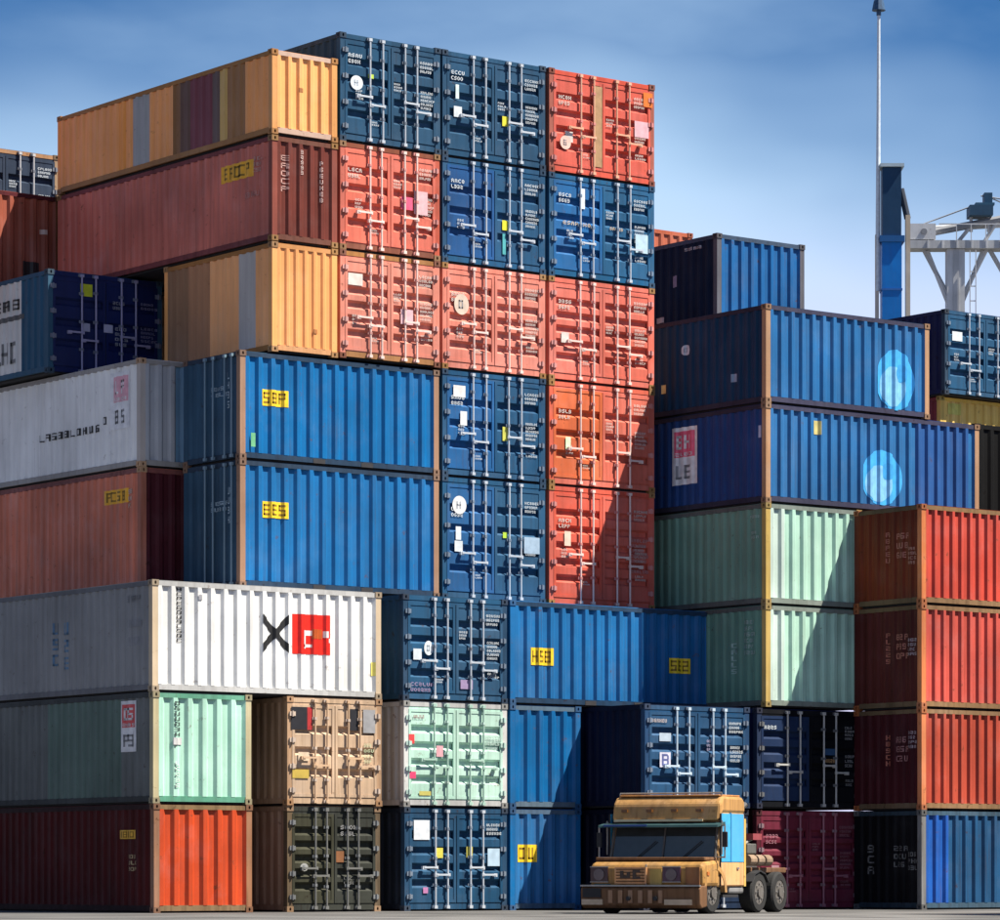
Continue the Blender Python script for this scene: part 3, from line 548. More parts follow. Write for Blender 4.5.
container('blue door container right beside the lower wide blue container', B0, B1, 0.0, 6.06, TB, T4, 'door', left=DBLUE, face=(0.020, 0.088, 0.18), wear=0.8, swap=(0.016, 0.10, 0.26), decals=LM(38) + [('oval', 0.16, 0.77, 0.42, 0.44, (0.72, 0.72, 0.72)), ('plate', 0.15, 0.54, 0.16, 0.32, WT), ('plate', 0.60, 0.55, 0.14, 0.14, (0.45, 0.66, 0.06)), ('plate', 0.86, 0.48, 0.48, 0.40, (0.34, 0.46, 0.58))])
container('red door container at the top right corner of the tall block', D0, D1, 0.0, 6.06, T7, T8, 'door', left=RED, face=(0.60, 0.085, 0.050), rod=(0.66, 0.36, 0.24), wear=0.8, post=(0.34, 0.09, 0.06), decals=LM(39, PALE) + [('plate', 0.455, 0.5, 0.26, 2.0, (0.40, 0.24, 0.12)), ('plate', 0.87, 0.54, 0.46, 0.40, (0.70, 0.40, 0.44)), ('oval', 0.15, 0.30, 0.34, 0.34, (0.72, 0.50, 0.42)), ('plate', 0.93, 0.84, 0.30, 0.36, (0.70, 0.16, 0.02))])
container('blue door container on the right of the tall block, below the top red one', D0, D1, 0.0, 6.06, T6, T7, 'door', left=DBLUE, face=(0.016, 0.100, 0.215), wear=0.8, swap=(0.014, 0.12, 0.32), decals=LM(40) + [('text', 0.26, 0.54, 0.9, 0.14, (0.62, 0.50, 0.36), 1, 7), ('text', 0.64, 0.54, 0.5, 0.12, (0.62, 0.46, 0.30), 1, 5), ('plate', 0.31, 0.78, 0.14, 0.5, (0.68, 0.76, 0.78)), ('plate', 0.87, 0.42, 0.4, 0.46, (0.44, 0.60, 0.70))])
container('salmon door container on the right of the tall block, below the blue one', D0, D1, 0.0, 6.06, T5, T6, 'door', left=SALMON, face=(0.65, 0.155, 0.11), rod=PK, wear=0.8, decals=LM(41, PALE), castc=(0.30, 0.16, 0.06))
container('orange-red door container on the right of the tall block, second tier from its bottom', D0, D1, 0.0, 6.06, T4, T5, 'door', left=SALMON, face=(0.64, 0.13, 0.080), rod=PK, wear=0.8, swap=(0.66, 0.15, 0.06), decals=LM(42, PALE) + [('plate', 0.175, 0.41, 0.16, 0.30, (0.62, 0.76, 0.50))], castc=(0.30, 0.16, 0.06))
container('red door container at the bottom right of the tall block, crossed by a diagonal shadow', D0, D1, 0.0, 6.06, TB, T4, 'door', left=SALMON, face=(0.64, 0.11, 0.070), rod=PK, wear=0.8, decals=LM(43, PALE) + [('text', 0.85, 0.46, 0.6, 0.9, (0.60, 0.30, 0.30), 7, 6), ('plate', 0.17, 0.56, 0.2, 0.36, (0.74, 0.56, 0.44))], castc=(0.34, 0.18, 0.06))

# -- upper left
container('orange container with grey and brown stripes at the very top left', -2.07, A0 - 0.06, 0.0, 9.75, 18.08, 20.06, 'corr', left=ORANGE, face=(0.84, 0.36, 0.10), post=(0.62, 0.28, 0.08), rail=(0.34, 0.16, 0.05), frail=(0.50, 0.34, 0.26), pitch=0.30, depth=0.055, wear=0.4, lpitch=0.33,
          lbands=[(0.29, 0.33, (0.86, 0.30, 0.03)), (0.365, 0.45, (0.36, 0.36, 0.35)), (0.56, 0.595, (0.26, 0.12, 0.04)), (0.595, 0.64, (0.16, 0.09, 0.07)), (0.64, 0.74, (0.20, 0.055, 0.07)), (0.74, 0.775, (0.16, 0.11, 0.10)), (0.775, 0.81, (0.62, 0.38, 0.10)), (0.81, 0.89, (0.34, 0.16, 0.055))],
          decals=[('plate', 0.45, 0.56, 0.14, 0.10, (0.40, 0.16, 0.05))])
container('long maroon container with a yellow tag, under the striped orange one', -2.07, A0 - 0.06, 0.0, 9.75, 15.60, 18.06, 'corr', left=(0.60, 0.16, 0.11), face=(0.15, 0.030, 0.020), post=(0.26, 0.07, 0.05), rail=(0.20, 0.05, 0.05), frail=(0.16, 0.06, 0.04), wear=0.9, lpitch=0.30, pitch=0.30, castc=(0.30, 0.16, 0.06),
          ldecals=[('tag', 0.845, 0.74, 1.35, 0.40, (0.86, 0.42, 0.02), 5), ('text', 0.94, 0.77, 0.42, 0.40, (0.60, 0.36, 0.30), 3, 3), ('text', 0.92, 0.50, 0.8, 0.2, (0.52, 0.24, 0.20), 1, 5)],
          decals=[('vtext', 0.20, 0.66, 0.22, 0.9, (0.52, 0.30, 0.26), 5), ('vtext', 0.46, 0.78, 0.10, 0.6, (0.62, 0.46, 0.42), 5), ('vtext', 0.75, 0.62, 0.08, 1.0, (0.60, 0.42, 0.38), 7)])
container('plain orange container with a grey patch, under the maroon one', -2.07, A0 - 0.06, 0.0, 4.7, 13.02, 15.58, 'corr', left=(0.92, 0.40, 0.13), face=(0.76, 0.30, 0.085), post=(0.80, 0.38, 0.14), rail=(0.36, 0.16, 0.05), frail=(0.55, 0.26, 0.10), wear=0.4, pitch=0.26, depth=0.035, lpitch=0.32, castc=(0.34, 0.18, 0.07),
          lbands=[(0.0, 0.20, (0.30, 0.15, 0.07)), (0.20, 0.42, (0.42, 0.19, 0.08)), (0.72, 0.88, (0.50, 0.46, 0.42))], decals=[('plate', 0.66, 0.22, 0.12, 0.10, (0.40, 0.16, 0.05))])
container('dark navy door container with a white lettered panel on its left side', -4.30, -1.02, 6.40, 14.0, 13.04, 15.56, 'door', left=(0.030, 0.095, 0.165), face=NAVY, post=(0.03, 0.09, 0.15), rod=(0.30, 0.28, 0.42), wear=0.5,
          decals=[('plate', 0.33, 0.83, 0.34, 0.30, (0.55, 0.62, 0.03)), ('plate', 0.33, 0.47, 0.2, 0.2, (0.38, 0.38, 0.5)), ('plate', 0.52, 0.48, 0.26, 0.2, (0.42, 0.42, 0.55)), ('text', 0.64, 0.42, 0.4, 0.5, (0.40, 0.40, 0.44), 4, 3), ('text', 0.88, 0.74, 0.5, 0.2, (0.26, 0.26, 0.42), 2, 5), ('text', 0.88, 0.46, 0.5, 0.4, (0.24, 0.24, 0.40), 4, 5), ('text', 0.62, 0.72, 0.4, 0.24, (0.34, 0.34, 0.38), 2, 4)],
          lbands=[(0.0, 0.845, (0.62, 0.62, 0.60))], ldecals=[('text', 0.74, 0.76, 1.3, 0.42, (0.06, 0.06, 0.06), 1, 3), ('plate', 0.74, 0.60, 1.5, 0.12, (0.08, 0.08, 0.08)), ('text', 0.74, 0.33, 1.3, 0.85, (0.16, 0.16, 0.16), 1, 3)])
container('rusty red corrugated container at the far left edge, level with the maroon one', -9.0, -1.66, 10.2, 14.0, 15.60, 18.14, 'corr', left=OXIDE, face=OXIDE, post=(0.20, 0.09, 0.03), rail=(0.10, 0.02, 0.025), pitch=0.34, depth=0.06, wear=1.3, decals=[('plate', 0.93, 0.63, 0.2, 0.12, (0.55, 0.4, 0.34)), ('plate', 0.88, 0.18, 0.5, 0.7, (0.02, 0.015, 0.015))])
container('small dark door container at the far left edge, one tier above the rusty red one', -1.1, 2.3, 17.0, 23.0, 18.16, 20.74, 'door', left=(0.03, 0.03, 0.05), face=(0.035, 0.05, 0.08), post=(0.30, 0.20, 0.12), rail=(0.42, 0.22, 0.10), rod=(0.5, 0.5, 0.5), wear=0.8, decals=marks(48))
container('light grey container with black lettering and a pink and white placard', -3.96, -0.80, 2.74, 13.5, T4, 13.02, 'corr', left=(0.80, 0.79, 0.76), face=(0.40, 0.41, 0.43), post=(0.45, 0.40, 0.36), rail=(0.32, 0.30, 0.28), pitch=0.36, depth=0.06, wear=0.5, bands=[(0.30, 0.44, (0.18, 0.32, 0.46))],  # front darker than the side: shadow of the wide blue box painted in
          ldecals=[('text', 0.70, 0.44, 2.9, 0.28, (0.03, 0.03, 0.03), 1, 10), ('text', 0.855, 0.50, 0.24, 0.30, (0.03, 0.03, 0.03), 1, 1), ('placard', 0.916, 0.64, 0.85, 1.35, (0.72, 0.36, 0.42))], castc=(0.45, 0.28, 0.16))
container('brownish red container with a yellow tag under the light grey one', -3.94, -0.80, 2.74, 13.5, 7.50, T4, 'corr', left=(0.64, 0.19, 0.11), face=(0.075, 0.012, 0.018), post=(0.38, 0.12, 0.07), rail=(0.22, 0.07, 0.06), pitch=0.36, depth=0.05, wear=1.0, castc=(0.40, 0.24, 0.13),  # near-black front is this red with the neighbour's shadow in its colour
          ldecals=[('tag', 0.895, 0.79, 1.05, 0.34, (0.86, 0.42, 0.02), 4), ('text', 0.955, 0.77, 0.26, 0.5, (0.66, 0.50, 0.40), 3, 2)])
# -- two wide blue boxes
for nm, z0, z1 in (('upper of the two wide blue corrugated containers, with a yellow tag', T4, T5 - 0.06), ('lower of the two wide blue corrugated containers, with a yellow tag', 7.50, T4)):
    t = container(nm, -2.96, 2.78, 0.0, 2.44, z0, z1, 'corr', left=(0.035, 0.085, 0.14), face=(0.008, 0.135, 0.355), post=(0.34, 0.20, 0.13), rail=(0.03, 0.05, 0.08), frail=(0.025, 0.05, 0.09), pitch=0.36, depth=0.06, wear=0.7, pockets=True, lpitch=0.34, group='wide blue containers left of the tall block',
                  decals=[('tag', 0.175, 0.585 if z0 > 9 else 0.62, 0.74, 0.38, YELLOW, 3)], ldecals=[('text', 0.64, 0.66, 0.8, 0.28, (0.36, 0.48, 0.56), 2, 4), ('vtext', 0.80, 0.66, 0.10, 0.9, (0.40, 0.52, 0.60), 4)])
    for u in (0.42, 0.56, 0.76, 0.88):
        put('lock_rod', rod_mesh(z1 - z0 - 0.12, paint((0.16, 0.24, 0.30), 0.4, 0.3)), t, (0.0, 2.44 - u * 2.44, 0.06)).rotation_euler = (0, 0, -math.pi / 2)
    if z0 > 9: MB().box(0.30, 0.42, -0.012, -0.002, 0.30, 0.62).build('sticker', plain((0.15, 0.45, 0.22), 0.5), t)

# -- unseen sheds added across the two lanes to shut out the low sky from the bottom tiers
def shed(label, x0, x1, y0, y1, h, col):
    t = thing('sky_blocker_shed', label, 'light blocker', (x0, y0, 0)); W, Lg = x1 - x0, y1 - y0
    m_ = paint(col, 0.7, 1.2)
    for fc, LL in (('front', W), ('left', Lg), ('right', Lg), ('back', W)):
        Wall(fc, W, Lg, 0.0, LL, 0.8, 0.06).sheet(0.0, h).build('wall', m_, t)
    ov = 0.3
    if W > Lg:
        MB().quad([(-ov, -ov, h), (W + ov, -ov, h), (W + ov, Lg / 2, h + 0.8), (-ov, Lg / 2, h + 0.8)]).quad([(-ov, Lg / 2, h + 0.8), (W + ov, Lg / 2, h + 0.8), (W + ov, Lg + ov, h), (-ov, Lg + ov, h)]).build('roof', paint((0.16, 0.16, 0.17), 0.7, 1.0), t)
        for i in range(3): boxo('door', W * (0.12 + 0.3 * i), W * (0.12 + 0.3 * i) + 5.0, Lg + 0.02, Lg + 0.12, 0.02, 5.0, paint((0.06, 0.10, 0.13), 0.6, 1.0), t)
    else:
        MB().quad([(-ov, -ov, h), (W / 2, -ov, h + 0.8), (W / 2, Lg + ov, h + 0.8), (-ov, Lg + ov, h)]).quad([(W / 2, -ov, h + 0.8), (W + ov, -ov, h), (W + ov, Lg + ov, h), (W / 2, Lg + ov, h + 0.8)]).build('roof', paint((0.16, 0.16, 0.17), 0.7, 1.0), t)
        for i in range(3): boxo('door', W + 0.02, W + 0.12, Lg * (0.1 + 0.3 * i), Lg * (0.1 + 0.3 * i) + 5.0, 0.02, 5.0, paint((0.06, 0.10, 0.13), 0.6, 1.0), t)
shed('unseen dark shed added to block low sky, across the lane in front of the red stack', 12.0, 46.0, -31.0, -20.0, 14.0, (0.075, 0.075, 0.08))
shed('unseen dark shed added to block low sky, across the lane left of the grey container sides', -36.0, -25.0, 2.0, 26.0, 10.0, (0.085, 0.08, 0.075))

# ---------------------------------------------------------------- truck
YEL = (0.42, 0.23, 0.075); TANT = (0.52, 0.30, 0.13)
ym = paint(YEL, 0.5, 3.0); tm = paint(TANT, 0.5, 1.4); gm_ = plain((0.030, 0.034, 0.036), 0.04, 0, 0.8); bm_ = paint((0.05, 0.33, 0.60), 0.35, 0.4); km = plain((0.02, 0.02, 0.022), 0.7)
mt = plain((0.30, 0.29, 0.27), 0.4, 0.5); gy = paint((0.20, 0.20, 0.20), 0.5, 1.2); rb = plain((0.018, 0.018, 0.018), 0.85); br_ = paint((0.17, 0.085, 0.04), 0.6, 2.5)
tk = thing('yard_truck', 'weathered yellow and tan truck with a blue-topped door, parked among the containers', 'truck', (1.474, -9.239, 0), R(-37.5 - 27))
hw = 1.36
# cab shell (profile in y, z)
MB().prism([(0.98, 1.10), (1.20, 1.98), (1.24, 2.26), (2.42, 2.26), (2.50, 2.20), (2.50, 0.58), (0.98, 0.58)], -hw + 0.04, hw - 0.04).build('cab', ym, tk, bevel=0.06)
# bonnet and nose
MB().prism([(0.12, 0.60), (0.10, 1.00), (0.20, 1.13), (0.99, 1.19), (0.99, 0.60)], -hw, hw).build('bonnet', ym, tk, bevel=0.08)
MB().box(-hw + 0.05, hw - 0.05, 0.30, 0.97, 1.165, 1.24).build('cowl', br_, tk, bevel=0.02)
MB().box(-0.012, 0.012, 0.10, 0.125, 0.62, 1.08).build('trim_strip', mt, tk)
# windscreen and frame
ws = MB().quad([(-hw + 0.14, 0.985, 1.22), (hw - 0.14, 0.985, 1.22), (hw - 0.16, 1.165, 1.90), (-hw + 0.16, 1.165, 1.90)]).quad([(-hw + 0.14, 1.0, 1.22), (hw - 0.14, 1.0, 1.22), (hw - 0.16, 1.18, 1.90), (-hw + 0.16, 1.18, 1.90)]).build('windscreen', gm_, tk)
m = MB(); m.tube((-hw + 0.10, 0.97, 1.20), (-hw + 0.12, 1.155, 1.92), 0.03); m.tube((hw - 0.10, 0.97, 1.20), (hw - 0.12, 1.155, 1.92), 0.03); m.tube((-hw + 0.1, 0.97, 1.20), (hw - 0.1, 0.97, 1.20), 0.025); m.tube((0, 0.965, 1.20), (0, 1.15, 1.92), 0.022)
m.build('windscreen_frame', plain((0.10, 0.09, 0.08), 0.6), tk)
for x in (-0.6, 0.5): MB().tube((x, 0.95, 1.24), (x + 0.42, 1.04, 1.60), 0.012, 6).build('wiper', km, tk)
MB().prism([(0.78, 1.90), (0.80, 1.95), (1.22, 2.02), (1.22, 1.95)], -hw - 0.12, hw + 0.04).build('sun_visor', paint((0.03, 0.07, 0.075), 0.4, 0.5), tk)
MB().box(-hw + 0.0, -0.3, 0.79, 0.80, 1.925, 1.965).build('visor_trim', plain((0.02, 0.06, 0.25), 0.5), tk)
for x0, x1, z0, z1, cc in ((-1.25, -0.86, 0.60, 0.66, (0.05, 0.12, 0.12)), (0.95, 1.28, 0.64, 1.02, (0.30, 0.13, 0.05)), (0.10, 0.38, 0.64, 0.98, (0.50, 0.34, 0.10))): MB().box(x0, x1, 0.092, 0.13, z0, z1).build('patch_panel', paint(cc, 0.6, 3.0), tk)
# raised roof with marker lamps
rf_ = MB().prism([(1.02, 2.03), (1.10, 2.42), (1.26, 2.58), (2.30, 2.58), (2.46, 2.48), (2.48, 2.22), (1.24, 2.22)], -hw + 0.10, hw - 0.02).build('roof', paint((0.46, 0.25, 0.085), 0.5, 3.0), tk, bevel=0.06)
MB().box(-hw + 0.16, 0.95, 1.005, 1.03, 2.03, 2.08).build('marker_strip', plain((0.60, 0.50, 0.30), 0.4), rf_)
for x in (-0.95, -0.35, 0.25, 0.85): MB().box(x - 0.07, x + 0.07, 1.02, 1.09, 2.24, 2.30).build('marker_light', plain((0.16, 0.06, 0.01), 0.3), rf_)
MB().box(-hw + 0.2, hw - 0.1, 1.22, 2.36, 2.582, 2.62).build('roof_hatch', paint((0.48, 0.22, 0.07), 0.5, 2.0), rf_, bevel=0.015)
m = MB(); m.tube((-hw + 0.18, 1.30, 2.66), (hw - 0.08, 1.30, 2.66), 0.018, 6); m.tube((-hw + 0.18, 1.3, 2.60), (-hw + 0.18, 1.3, 2.66), 0.018, 6); m.tube((hw - 0.08, 1.3, 2.60), (hw - 0.08, 1.3, 2.66), 0.018, 6)
m.build('roof_rail', mt, rf_)
# grille, lamps, bumper
gl = MB().box(-0.74, 0.02, 0.07, 0.11, 0.66, 1.02).build('grille', paint((0.66, 0.33, 0.14), 0.5, 1.0), tk)
for i in range(5): MB().box(-0.70, -0.02, 0.055, 0.071, 0.70 + i * 0.065, 0.725 + i * 0.065).build('slat', br_, gl)
m = MB()
fw = Flat('front', 0, 0, 0); 
for (x0, x1, z0, z1) in ((-0.60, -0.52, .78, .94), (-0.52, -0.44, .78, .83), (-0.44, -0.36, .78, .92), (-0.30, -0.22, .76, .96), (-0.22, -0.12, .90, .96), (-0.22, -0.12, .76, .82)): m.box(x0, x1, 0.046, 0.056, z0, z1)
m.build('emblem', plain((0.05, 0.03, 0.02), 0.5), gl)
for x, cc in ((-1.12, (0.05, 0.02, 0.02)), (0.62, (0.06, 0.02, 0.04))):
    h = MB().box(x - 0.21, x + 0.21, 0.075, 0.105, 0.70, 1.02).build('headlight', plain(cc, 0.3), tk)
    q = MB().tube((x, 0.05, 0.86), (x, 0.078, 0.86), 0.13, 16).build('lens', plain((0.10, 0.08, 0.08), 0.1, 0.3), h)
    for k in (0.69, 1.02): MB().box(x - 0.22, x + 0.22, 0.065, 0.095, k, k + 0.018).build('bezel', mt, h)
bp_ = MB().prism([(-0.10, 0.20), (-0.12, 0.56), (-0.02, 0.62), (0.30, 0.62), (0.30, 0.16), (0.0, 0.12)], -hw - 0.12, hw + 0.02).build('bumper', br_, tk, bevel=0.03)
MB().box(-hw - 0.12, hw + 0.02, -0.135, -0.05, 0.60, 0.635).build('bumper_rail', mt, tk)
for x0, x1 in ((-hw - 0.08, -hw + 0.42), (0.55, 1.20)): MB().box(x0, x1, -0.150, -0.10, 0.20, 0.32).build('bumper_guard', plain((0.50, 0.38, 0.26), 0.5), bp_)
MB().box(-hw - 0.06, -hw + 0.38, -0.14, -0.11, 0.36, 0.56).build('air_intake', km, bp_)
for i in range(6): MB().box(-0.80 + i * 0.24, -0.70 + i * 0.24, -0.145, -0.11, 0.24, 0.52).build('grille_bar', paint((0.36, 0.20, 0.11), 0.5, 1.0), bp_)
for x in (-0.3, 0.35): MB().tube((x, -0.20, 0.34), (x, -0.11, 0.34), 0.05, 10).build('tow_hook', km, bp_)
# mirrors
for sx, x in ((-1, -hw - 0.16), (1, hw + 0.16)):
    mr = MB().tube((x, 0.92, 1.22), (x, 0.92, 1.96), 0.02, 6).tube((x, 0.92, 1.94), (x - sx * 0.22, 1.1, 1.94), 0.018, 6).tube((x, 0.92, 1.24), (x - sx * 0.22, 1.02, 1.24), 0.018, 6).build('mirror', mt, tk)
    MB().box(x - 0.06, x + 0.06, 0.90, 0.96, 1.46, 1.80).build('mirror_head', km, mr, bevel=0.02)
# sides: door with light blue upper half
for sx in (1, -1):
    xo = hw - 0.04; s_ = lambda a, b: (min(sx * a, sx * b), max(sx * a, sx * b))
    dr = MB().box(*s_(xo, xo + 0.035), 1.10, 2.36, 0.62, 1.12).build('door', paint((0.62, 0.33, 0.15), 0.45, 1.4), tk, bevel=0.012)
    MB().box(*s_(xo, xo + 0.030), 1.14, 1.62, 1.14, 2.20).build('window', plain((0.03, 0.36, 0.66), 0.12), dr)
    MB().box(*s_(xo, xo + 0.030), 1.68, 2.36, 1.14, 2.20).build('door_panel', bm_, dr)
    MB().box(*s_(xo, xo + 0.036), 1.625, 1.675, 1.13, 2.22).build('window_post', paint((0.03, 0.20, 0.40), 0.4, 0.5), dr)
    MB().box(*s_(xo + 0.035, xo + 0.06), 1.95, 2.06, 0.98, 1.02).build('handle', mt, dr)
    MB().box(*s_(xo - 0.01, xo + 0.028), 2.38, 2.49, 0.60, 2.10).build('rear_panel', paint((0.56, 0.36, 0.08), 0.5, 1.2), tk)
    MB().box(*s_(xo - 0.25, xo + 0.05), 1.15, 2.0, 0.36, 0.42).build('step', km, tk)
    MB().box(*s_(xo - 0.35, xo + 0.0), 1.62, 2.45, 0.44, 0.60).build('fuel_tank', gy, tk, bevel=0.05)
    # front wing arch
    arc = [(0.78 + 0.62 * math.cos(t), 0.47 + 0.60 * math.sin(t)) for t in [i * math.pi / 10 for i in range(11)]]; inn = [(0.78 + 0.51 * math.cos(t), 0.47 + 0.50 * math.sin(t)) for t in [i * math.pi / 10 for i in range(10, -1, -1)]]
    MB().prism(arc + inn, *s_(xo - 0.34, xo + 0.045)).build('wing', ym, tk)
    MB().tube((sx * (xo + 0.07), 1.06, 1.30), (sx * (xo + 0.07), 1.06, 2.05), 0.016, 6).build('grab_rail', mt, tk)
    MB().box(*s_(xo + 0.03, xo + 0.06), 0.30, 0.42, 0.84, 0.92).build('indicator', plain((0.5, 0.14, 0.01), 0.3), tk)
    MB().box(*s_(xo + 0.0, xo + 0.034), 1.08, 1.098, 0.60, 2.2).build('door_seal', km, tk)
# chassis and gear behind the cab
for x in (-0.45, 0.37): MB().box(x, x + 0.09, 0.3, 5.4, 0.62, 0.84).build('chassis_rail', km, tk)
MB().box(-1.15, 1.15, 3.1, 5.3, 0.90, 1.02).build('deck', br_, tk, bevel=0.02)
MB().prism([(3.4, 1.02), (3.6, 1.22), (4.7, 1.22), (4.9, 1.02)], -0.6, 0.6).build('fifth_wheel', paint((0.10, 0.09, 0.085), 0.4, 1.2), tk)
MB().box(-1.2, 1.25, 2.54, 2.68, 0.9, 2.05).build('headboard', paint((0.30, 0.20, 0.10), 0.5, 1.3), tk)
for x, h in ((1.05, 2.32), (0.72, 2.15), (-0.95, 2.3)): MB().tube((x, 2.82, 0.8), (x, 2.82, h), 0.075, 12).tube((x, 2.82, h), (x + 0.1, 2.95, h + 0.12), 0.06, 10).build('exhaust_stack', mt, tk, smooth=False)
for i in range(5): MB().tube((1.15 - 0.1 * i, 2.95 + 0.12 * i, 1.05), (0.9 - 0.18 * i, 3.05 + .1 * i, 1.95 - 0.12 * i), 0.03, 8).build('air_hose', plain((0.28, 0.27, 0.25) if i % 2 else (0.22, 0.24, 0.10), 0.5), tk)
for i in range(3): MB().tube((1.18, 2.9 + 0.45 * i, 1.18), (1.18, 3.25 + 0.45 * i, 1.18), 0.13, 12).build('air_tank', paint((0.30, 0.21, 0.14), 0.5, 1.5), tk)
MB().box(0.75, 1.22, 2.86, 3.4, 1.32, 1.56).build('battery_box', paint((0.12, 0.12, 0.11), 0.5, 1.5), tk, bevel=0.03)
for i in range(4): MB().tube((0.5 + 0.2 * i, 2.75, 1.2 + 0.1 * i), (0.62 + 0.18 * i, 3.3, 1.9 - 0.08 * i), 0.025, 6).build('air_hose', plain((0.30, 0.29, 0.27), 0.5), tk)
MB().box(0.9, 1.26, 3.1, 3.6, 1.64, 1.78).build('beacon_bracket', paint((0.30, 0.05, 0.06), 0.5, 1.4), tk)
def wheel(x, y, wd, r=0.46):
    m = MB(); n = 40
    prof = [(-wd / 2, r * 0.60), (-wd / 2, r * 0.90), (-wd / 2 + 0.04, r), (wd / 2 - 0.04, r), (wd / 2, r * 0.90), (wd / 2, r * 0.60)]
    for i in range(n):
        a, b = 2 * math.pi * i / n, 2 * math.pi * (i + 1) / n; tr = 1.0
        for (x0, r0), (x1, r1) in zip(prof, prof[1:]):
            m.quad([(x0, r0 * tr * math.cos(a), r0 * tr * math.sin(a)), (x1, r1 * tr * math.cos(a), r1 * tr * math.sin(a)), (x1, r1 * tr * math.cos(b), r1 * tr * math.sin(b)), (x0, r0 * tr * math.cos(b), r0 * tr * math.sin(b))])
    wl = m.build('wheel', rb, tk, (x, y, r + 0.006))
    s = 1 if x > 0 else -1
    MB().tube((s * (wd / 2 - 0.05), 0, 0), (s * (wd / 2 - 0.01), 0, 0), r * 0.60, 20).tube((s * (wd / 2 - 0.01), 0, 0), (s * (wd / 2 + 0.03), 0, 0), r * 0.26, 14).build('rim', paint((0.13, 0.12, 0.11), 0.5, 1.2), wl)
    k = MB()
    for i in range(8):
        a = i * math.pi / 4; k.tube((s * (wd / 2 - 0.01), r * .42 * math.cos(a), r * .42 * math.sin(a)), (s * (wd / 2 + 0.015), r * .42 * math.cos(a), r * .42 * math.sin(a)), 0.022, 6)
    k.build('wheel_nut', mt, wl)['kind'] = 'stuff'
for x in (-1.14, 1.14):
    wheel(x, 0.78, 0.30); wheel(x, 3.35, 0.34); wheel(x, 4.55, 0.34)
for y in (0.78, 3.35, 4.55): MB().tube((-1.0, y, 0.46), (1.0, y, 0.46), 0.06, 8).build('axle', km, tk)
for x in (-1.14, 1.14):
    m = MB(); arc = [(3.35 + 0.56 * math.cos(t), 0.46 + 0.50 * math.sin(t)) for t in [i * math.pi / 6 for i in range(1, 6)]]; inn = [(y, z - 0.03) for y, z in reversed(arc)]
    m.prism(arc + inn, x - 0.2, x + 0.2).build('mudguard', km, tk)

# ---------------------------------------------------------------- cranes in the distance
cg = paint((0.44, 0.45, 0.46), 0.6, 0.6); cgl = paint((0.55, 0.56, 0.57), 0.6, 0.5); cgd = paint((0.24, 0.25, 0.27), 0.6, 0.5)
ck = thing('harbour_crane', 'grey steel gantry crane rising behind the containers at the right edge', 'crane', (127.44, 108.89, 0), -YAW)
def strut(name, a, b, r, mat, n=6): return MB().tube(a, b, r, n).build(name, mat, ck)
MB().box(-0.6, 0.6, -0.6, 0.6, 0, 43.64).build('leg', cgl, ck)
MB().box(-0.2, 0.2, -0.65, -0.60, 30, 43.6).build('leg_stiffener', cg, ck)
MB().box(14.3, 15.5, -0.6, 0.6, 0, 43.64).build('leg', cgl, ck)
MB().box(-3.2, 18.0, -0.8, 0.8, 43.65, 44.2).build('girder', cg, ck)
for x in range(-2, 18): MB().box(x, x + 0.10, -0.86, -0.80, 43.65, 44.2).build('stiffener', cgl, ck)
m = MB(); m.prism([(-0.6, 0), (0.6, 0), (0.6, 0.4), (-0.6, 0.4)], -3.3, -1.2)
MB().box(-3.3, -1.4, -0.7, 0.7, 44.27, 45.35).build('girder_end', cgl, ck)
MB().tube((-2.2, -0.76, 44.8), (-2.2, -0.68, 44.8), 0.22, 12).build('sheave', cgd, ck)
strut('upper_chord', (-1.4, 0, 44.9), (18, 0, 48.6), 0.26, cgd); strut('upper_chord', (-1.4, 0.5, 45.2), (3.4, 0.5, 45.5), 0.22, cg)
for x in (0.2, 2.0, 3.8, 5.6, 8.0, 11.0): strut('web_brace', (x, 0, 44.2), (x + 0.9, 0, 45.0 + (x + 1.4) * 0.19), 0.14, cg)
strut('knee_brace', (-2.2, 0, 43.8), (-0.3, 0, 40.2), 0.16, cg); strut('knee_brace', (2.2, 0, 43.8), (0.4, 0, 40.2), 0.16, cgl); strut('knee_brace', (2.3, 0, 43.8), (9.4, 0, 31.5), 0.16, cg)
for z in (34, 26, 18, 10): strut('cross_brace', (0.7, 0, z), (14.3, 0, z - 4), 0.2, cg)
MB().box(-1.2, 18, -0.86, -0.82, 45.25, 45.33).build('handrail', cgl, ck)
for x in range(0, 18, 1): MB().box(x - 0.03, x + 0.03, -0.86, -0.82, 44.21, 45.25).build('handrail_post', cgl, ck)
for x, z, x2, z2 in ((1.8, 47.4, 18, 45.0), (1.2, 46.7, -2.6, 45.3), (2.4, 47.3, 9.0, 44.4)): strut('cable', (x, 0.2, z), (x2, 0.2, z2), 0.05, cgd)
strut('splayed_leg', (-1.9, 0.0, 43.6), (0.0, 0.0, 38.8), 0.15, cgl); strut('splayed_leg', (1.9, 0.0, 43.6), (0.0, 0.0, 38.8), 0.15, cg)
for z in range(24, 43, 1): MB().box(0.9, 1.3, -0.9, -0.84, z, z + 0.07).build('ladder_rung', cgl, ck)
for x in (0.88, 1.28): MB().box(x, x + 0.06, -0.92, -0.84, 20, 43.5).build('ladder_rail', cgl, ck)
hs_ = MB().prism([(-0.9, 45.9), (-0.9, 46.6), (0.9, 46.6), (0.9, 45.9)], 0.9, 2.5).build('machinery_house', paint((0.03, 0.08, 0.14), 0.5, 0.5), ck)
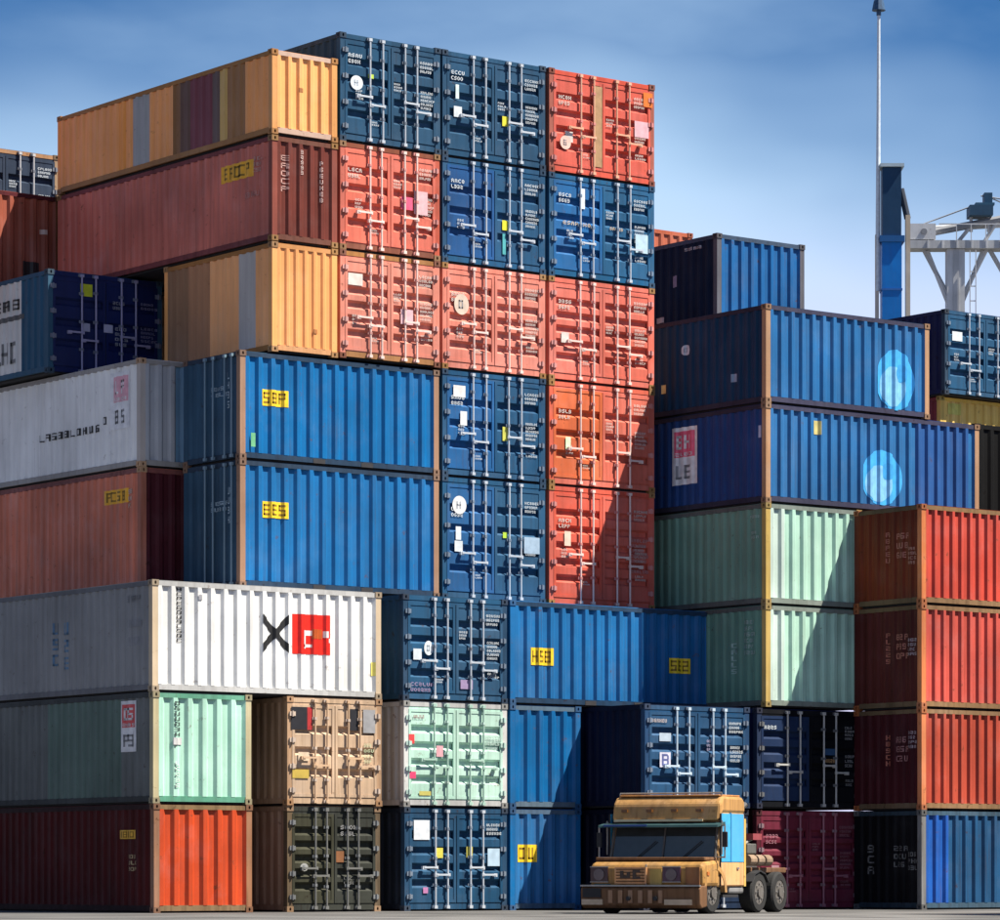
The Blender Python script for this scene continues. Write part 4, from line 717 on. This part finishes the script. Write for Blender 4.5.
MB().prism([(-0.9, 46.6), (-0.9, 46.75), (0.9, 46.75), (0.9, 46.6)], 1.3, 2.6).build('roof', paint((0.04, 0.11, 0.18), 0.5, 0.5), hs_)
MB().box(1.95, 2.5, -0.5, 0.5, 46.76, 47.5).build('winch_cover', paint((0.03, 0.08, 0.14), 0.5, 0.5), hs_)
for x in (1.1, 2.3): strut('support_post', (x, 0, 44.9), (x, 0, 46.0), 0.12, cg)

ct = thing('crane_tower', 'bright blue crane tower with a thin white mast against the sky', 'crane', (103.15, 89.71, 0), -YAW)
bc = paint((0.012, 0.16, 0.50), 0.4, 0.4)
MB().box(-0.60, 0.58, -0.60, 0.60, 0, 39.3).build('column', bc, ct)
MB().box(-0.56, 0.56, -0.56, 0.56, 39.32, 43.4).build('column_head', paint((0.015, 0.05, 0.11), 0.5, 0.4), ct)
MB().box(-0.72, 0.72, -0.72, 0.72, 43.42, 43.62).build('cap_plate', paint((0.4, 0.5, 0.56), 0.5, 0.4), ct)
MB().box(-0.74, 0.74, -0.74, 0.74, 38.9, 39.28).build('collar', paint((0.02, 0.10, 0.28), 0.5, 0.4), ct)
for z in (36, 33, 30, 27, 24): MB().box(-0.64, 0.62, -0.64, 0.64, z, z + 0.12).build('flange', paint((0.012, 0.11, 0.38), 0.5, 0.4), ct)
MB().box(-0.98, -0.76, -0.3, -0.1, 0, 39.4).build('ladder_rail', paint((0.56, 0.50, 0.44), 0.6, 0.4), ct)
MB().tube((-0.82, -0.2, 36.0), (-0.76, -0.2, 52.6), 0.16, 8, 0.09).build('mast', plain((0.60, 0.66, 0.72), 0.5), ct)
MB().tube((-0.76, -0.2, 52.6), (-0.76, -0.2, 52.9), 0.14, 8).tube((-0.76, -0.2, 52.9), (-0.76, -0.2, 53.5), 0.42, 10, 0.30).build('mast_light', plain((0.03, 0.08, 0.16), 0.5), ct)
MB().box(0.86, 1.14, -0.2, 0.2, 0, 40.6).build('strut', paint((0.50, 0.42, 0.32), 0.6, 0.5), ct)
MB().tube((0.60, 0, 42.2), (1.0, 0, 40.4), 0.2, 8).build('strut_head', paint((0.05, 0.06, 0.08), 0.6, 0.5), ct)
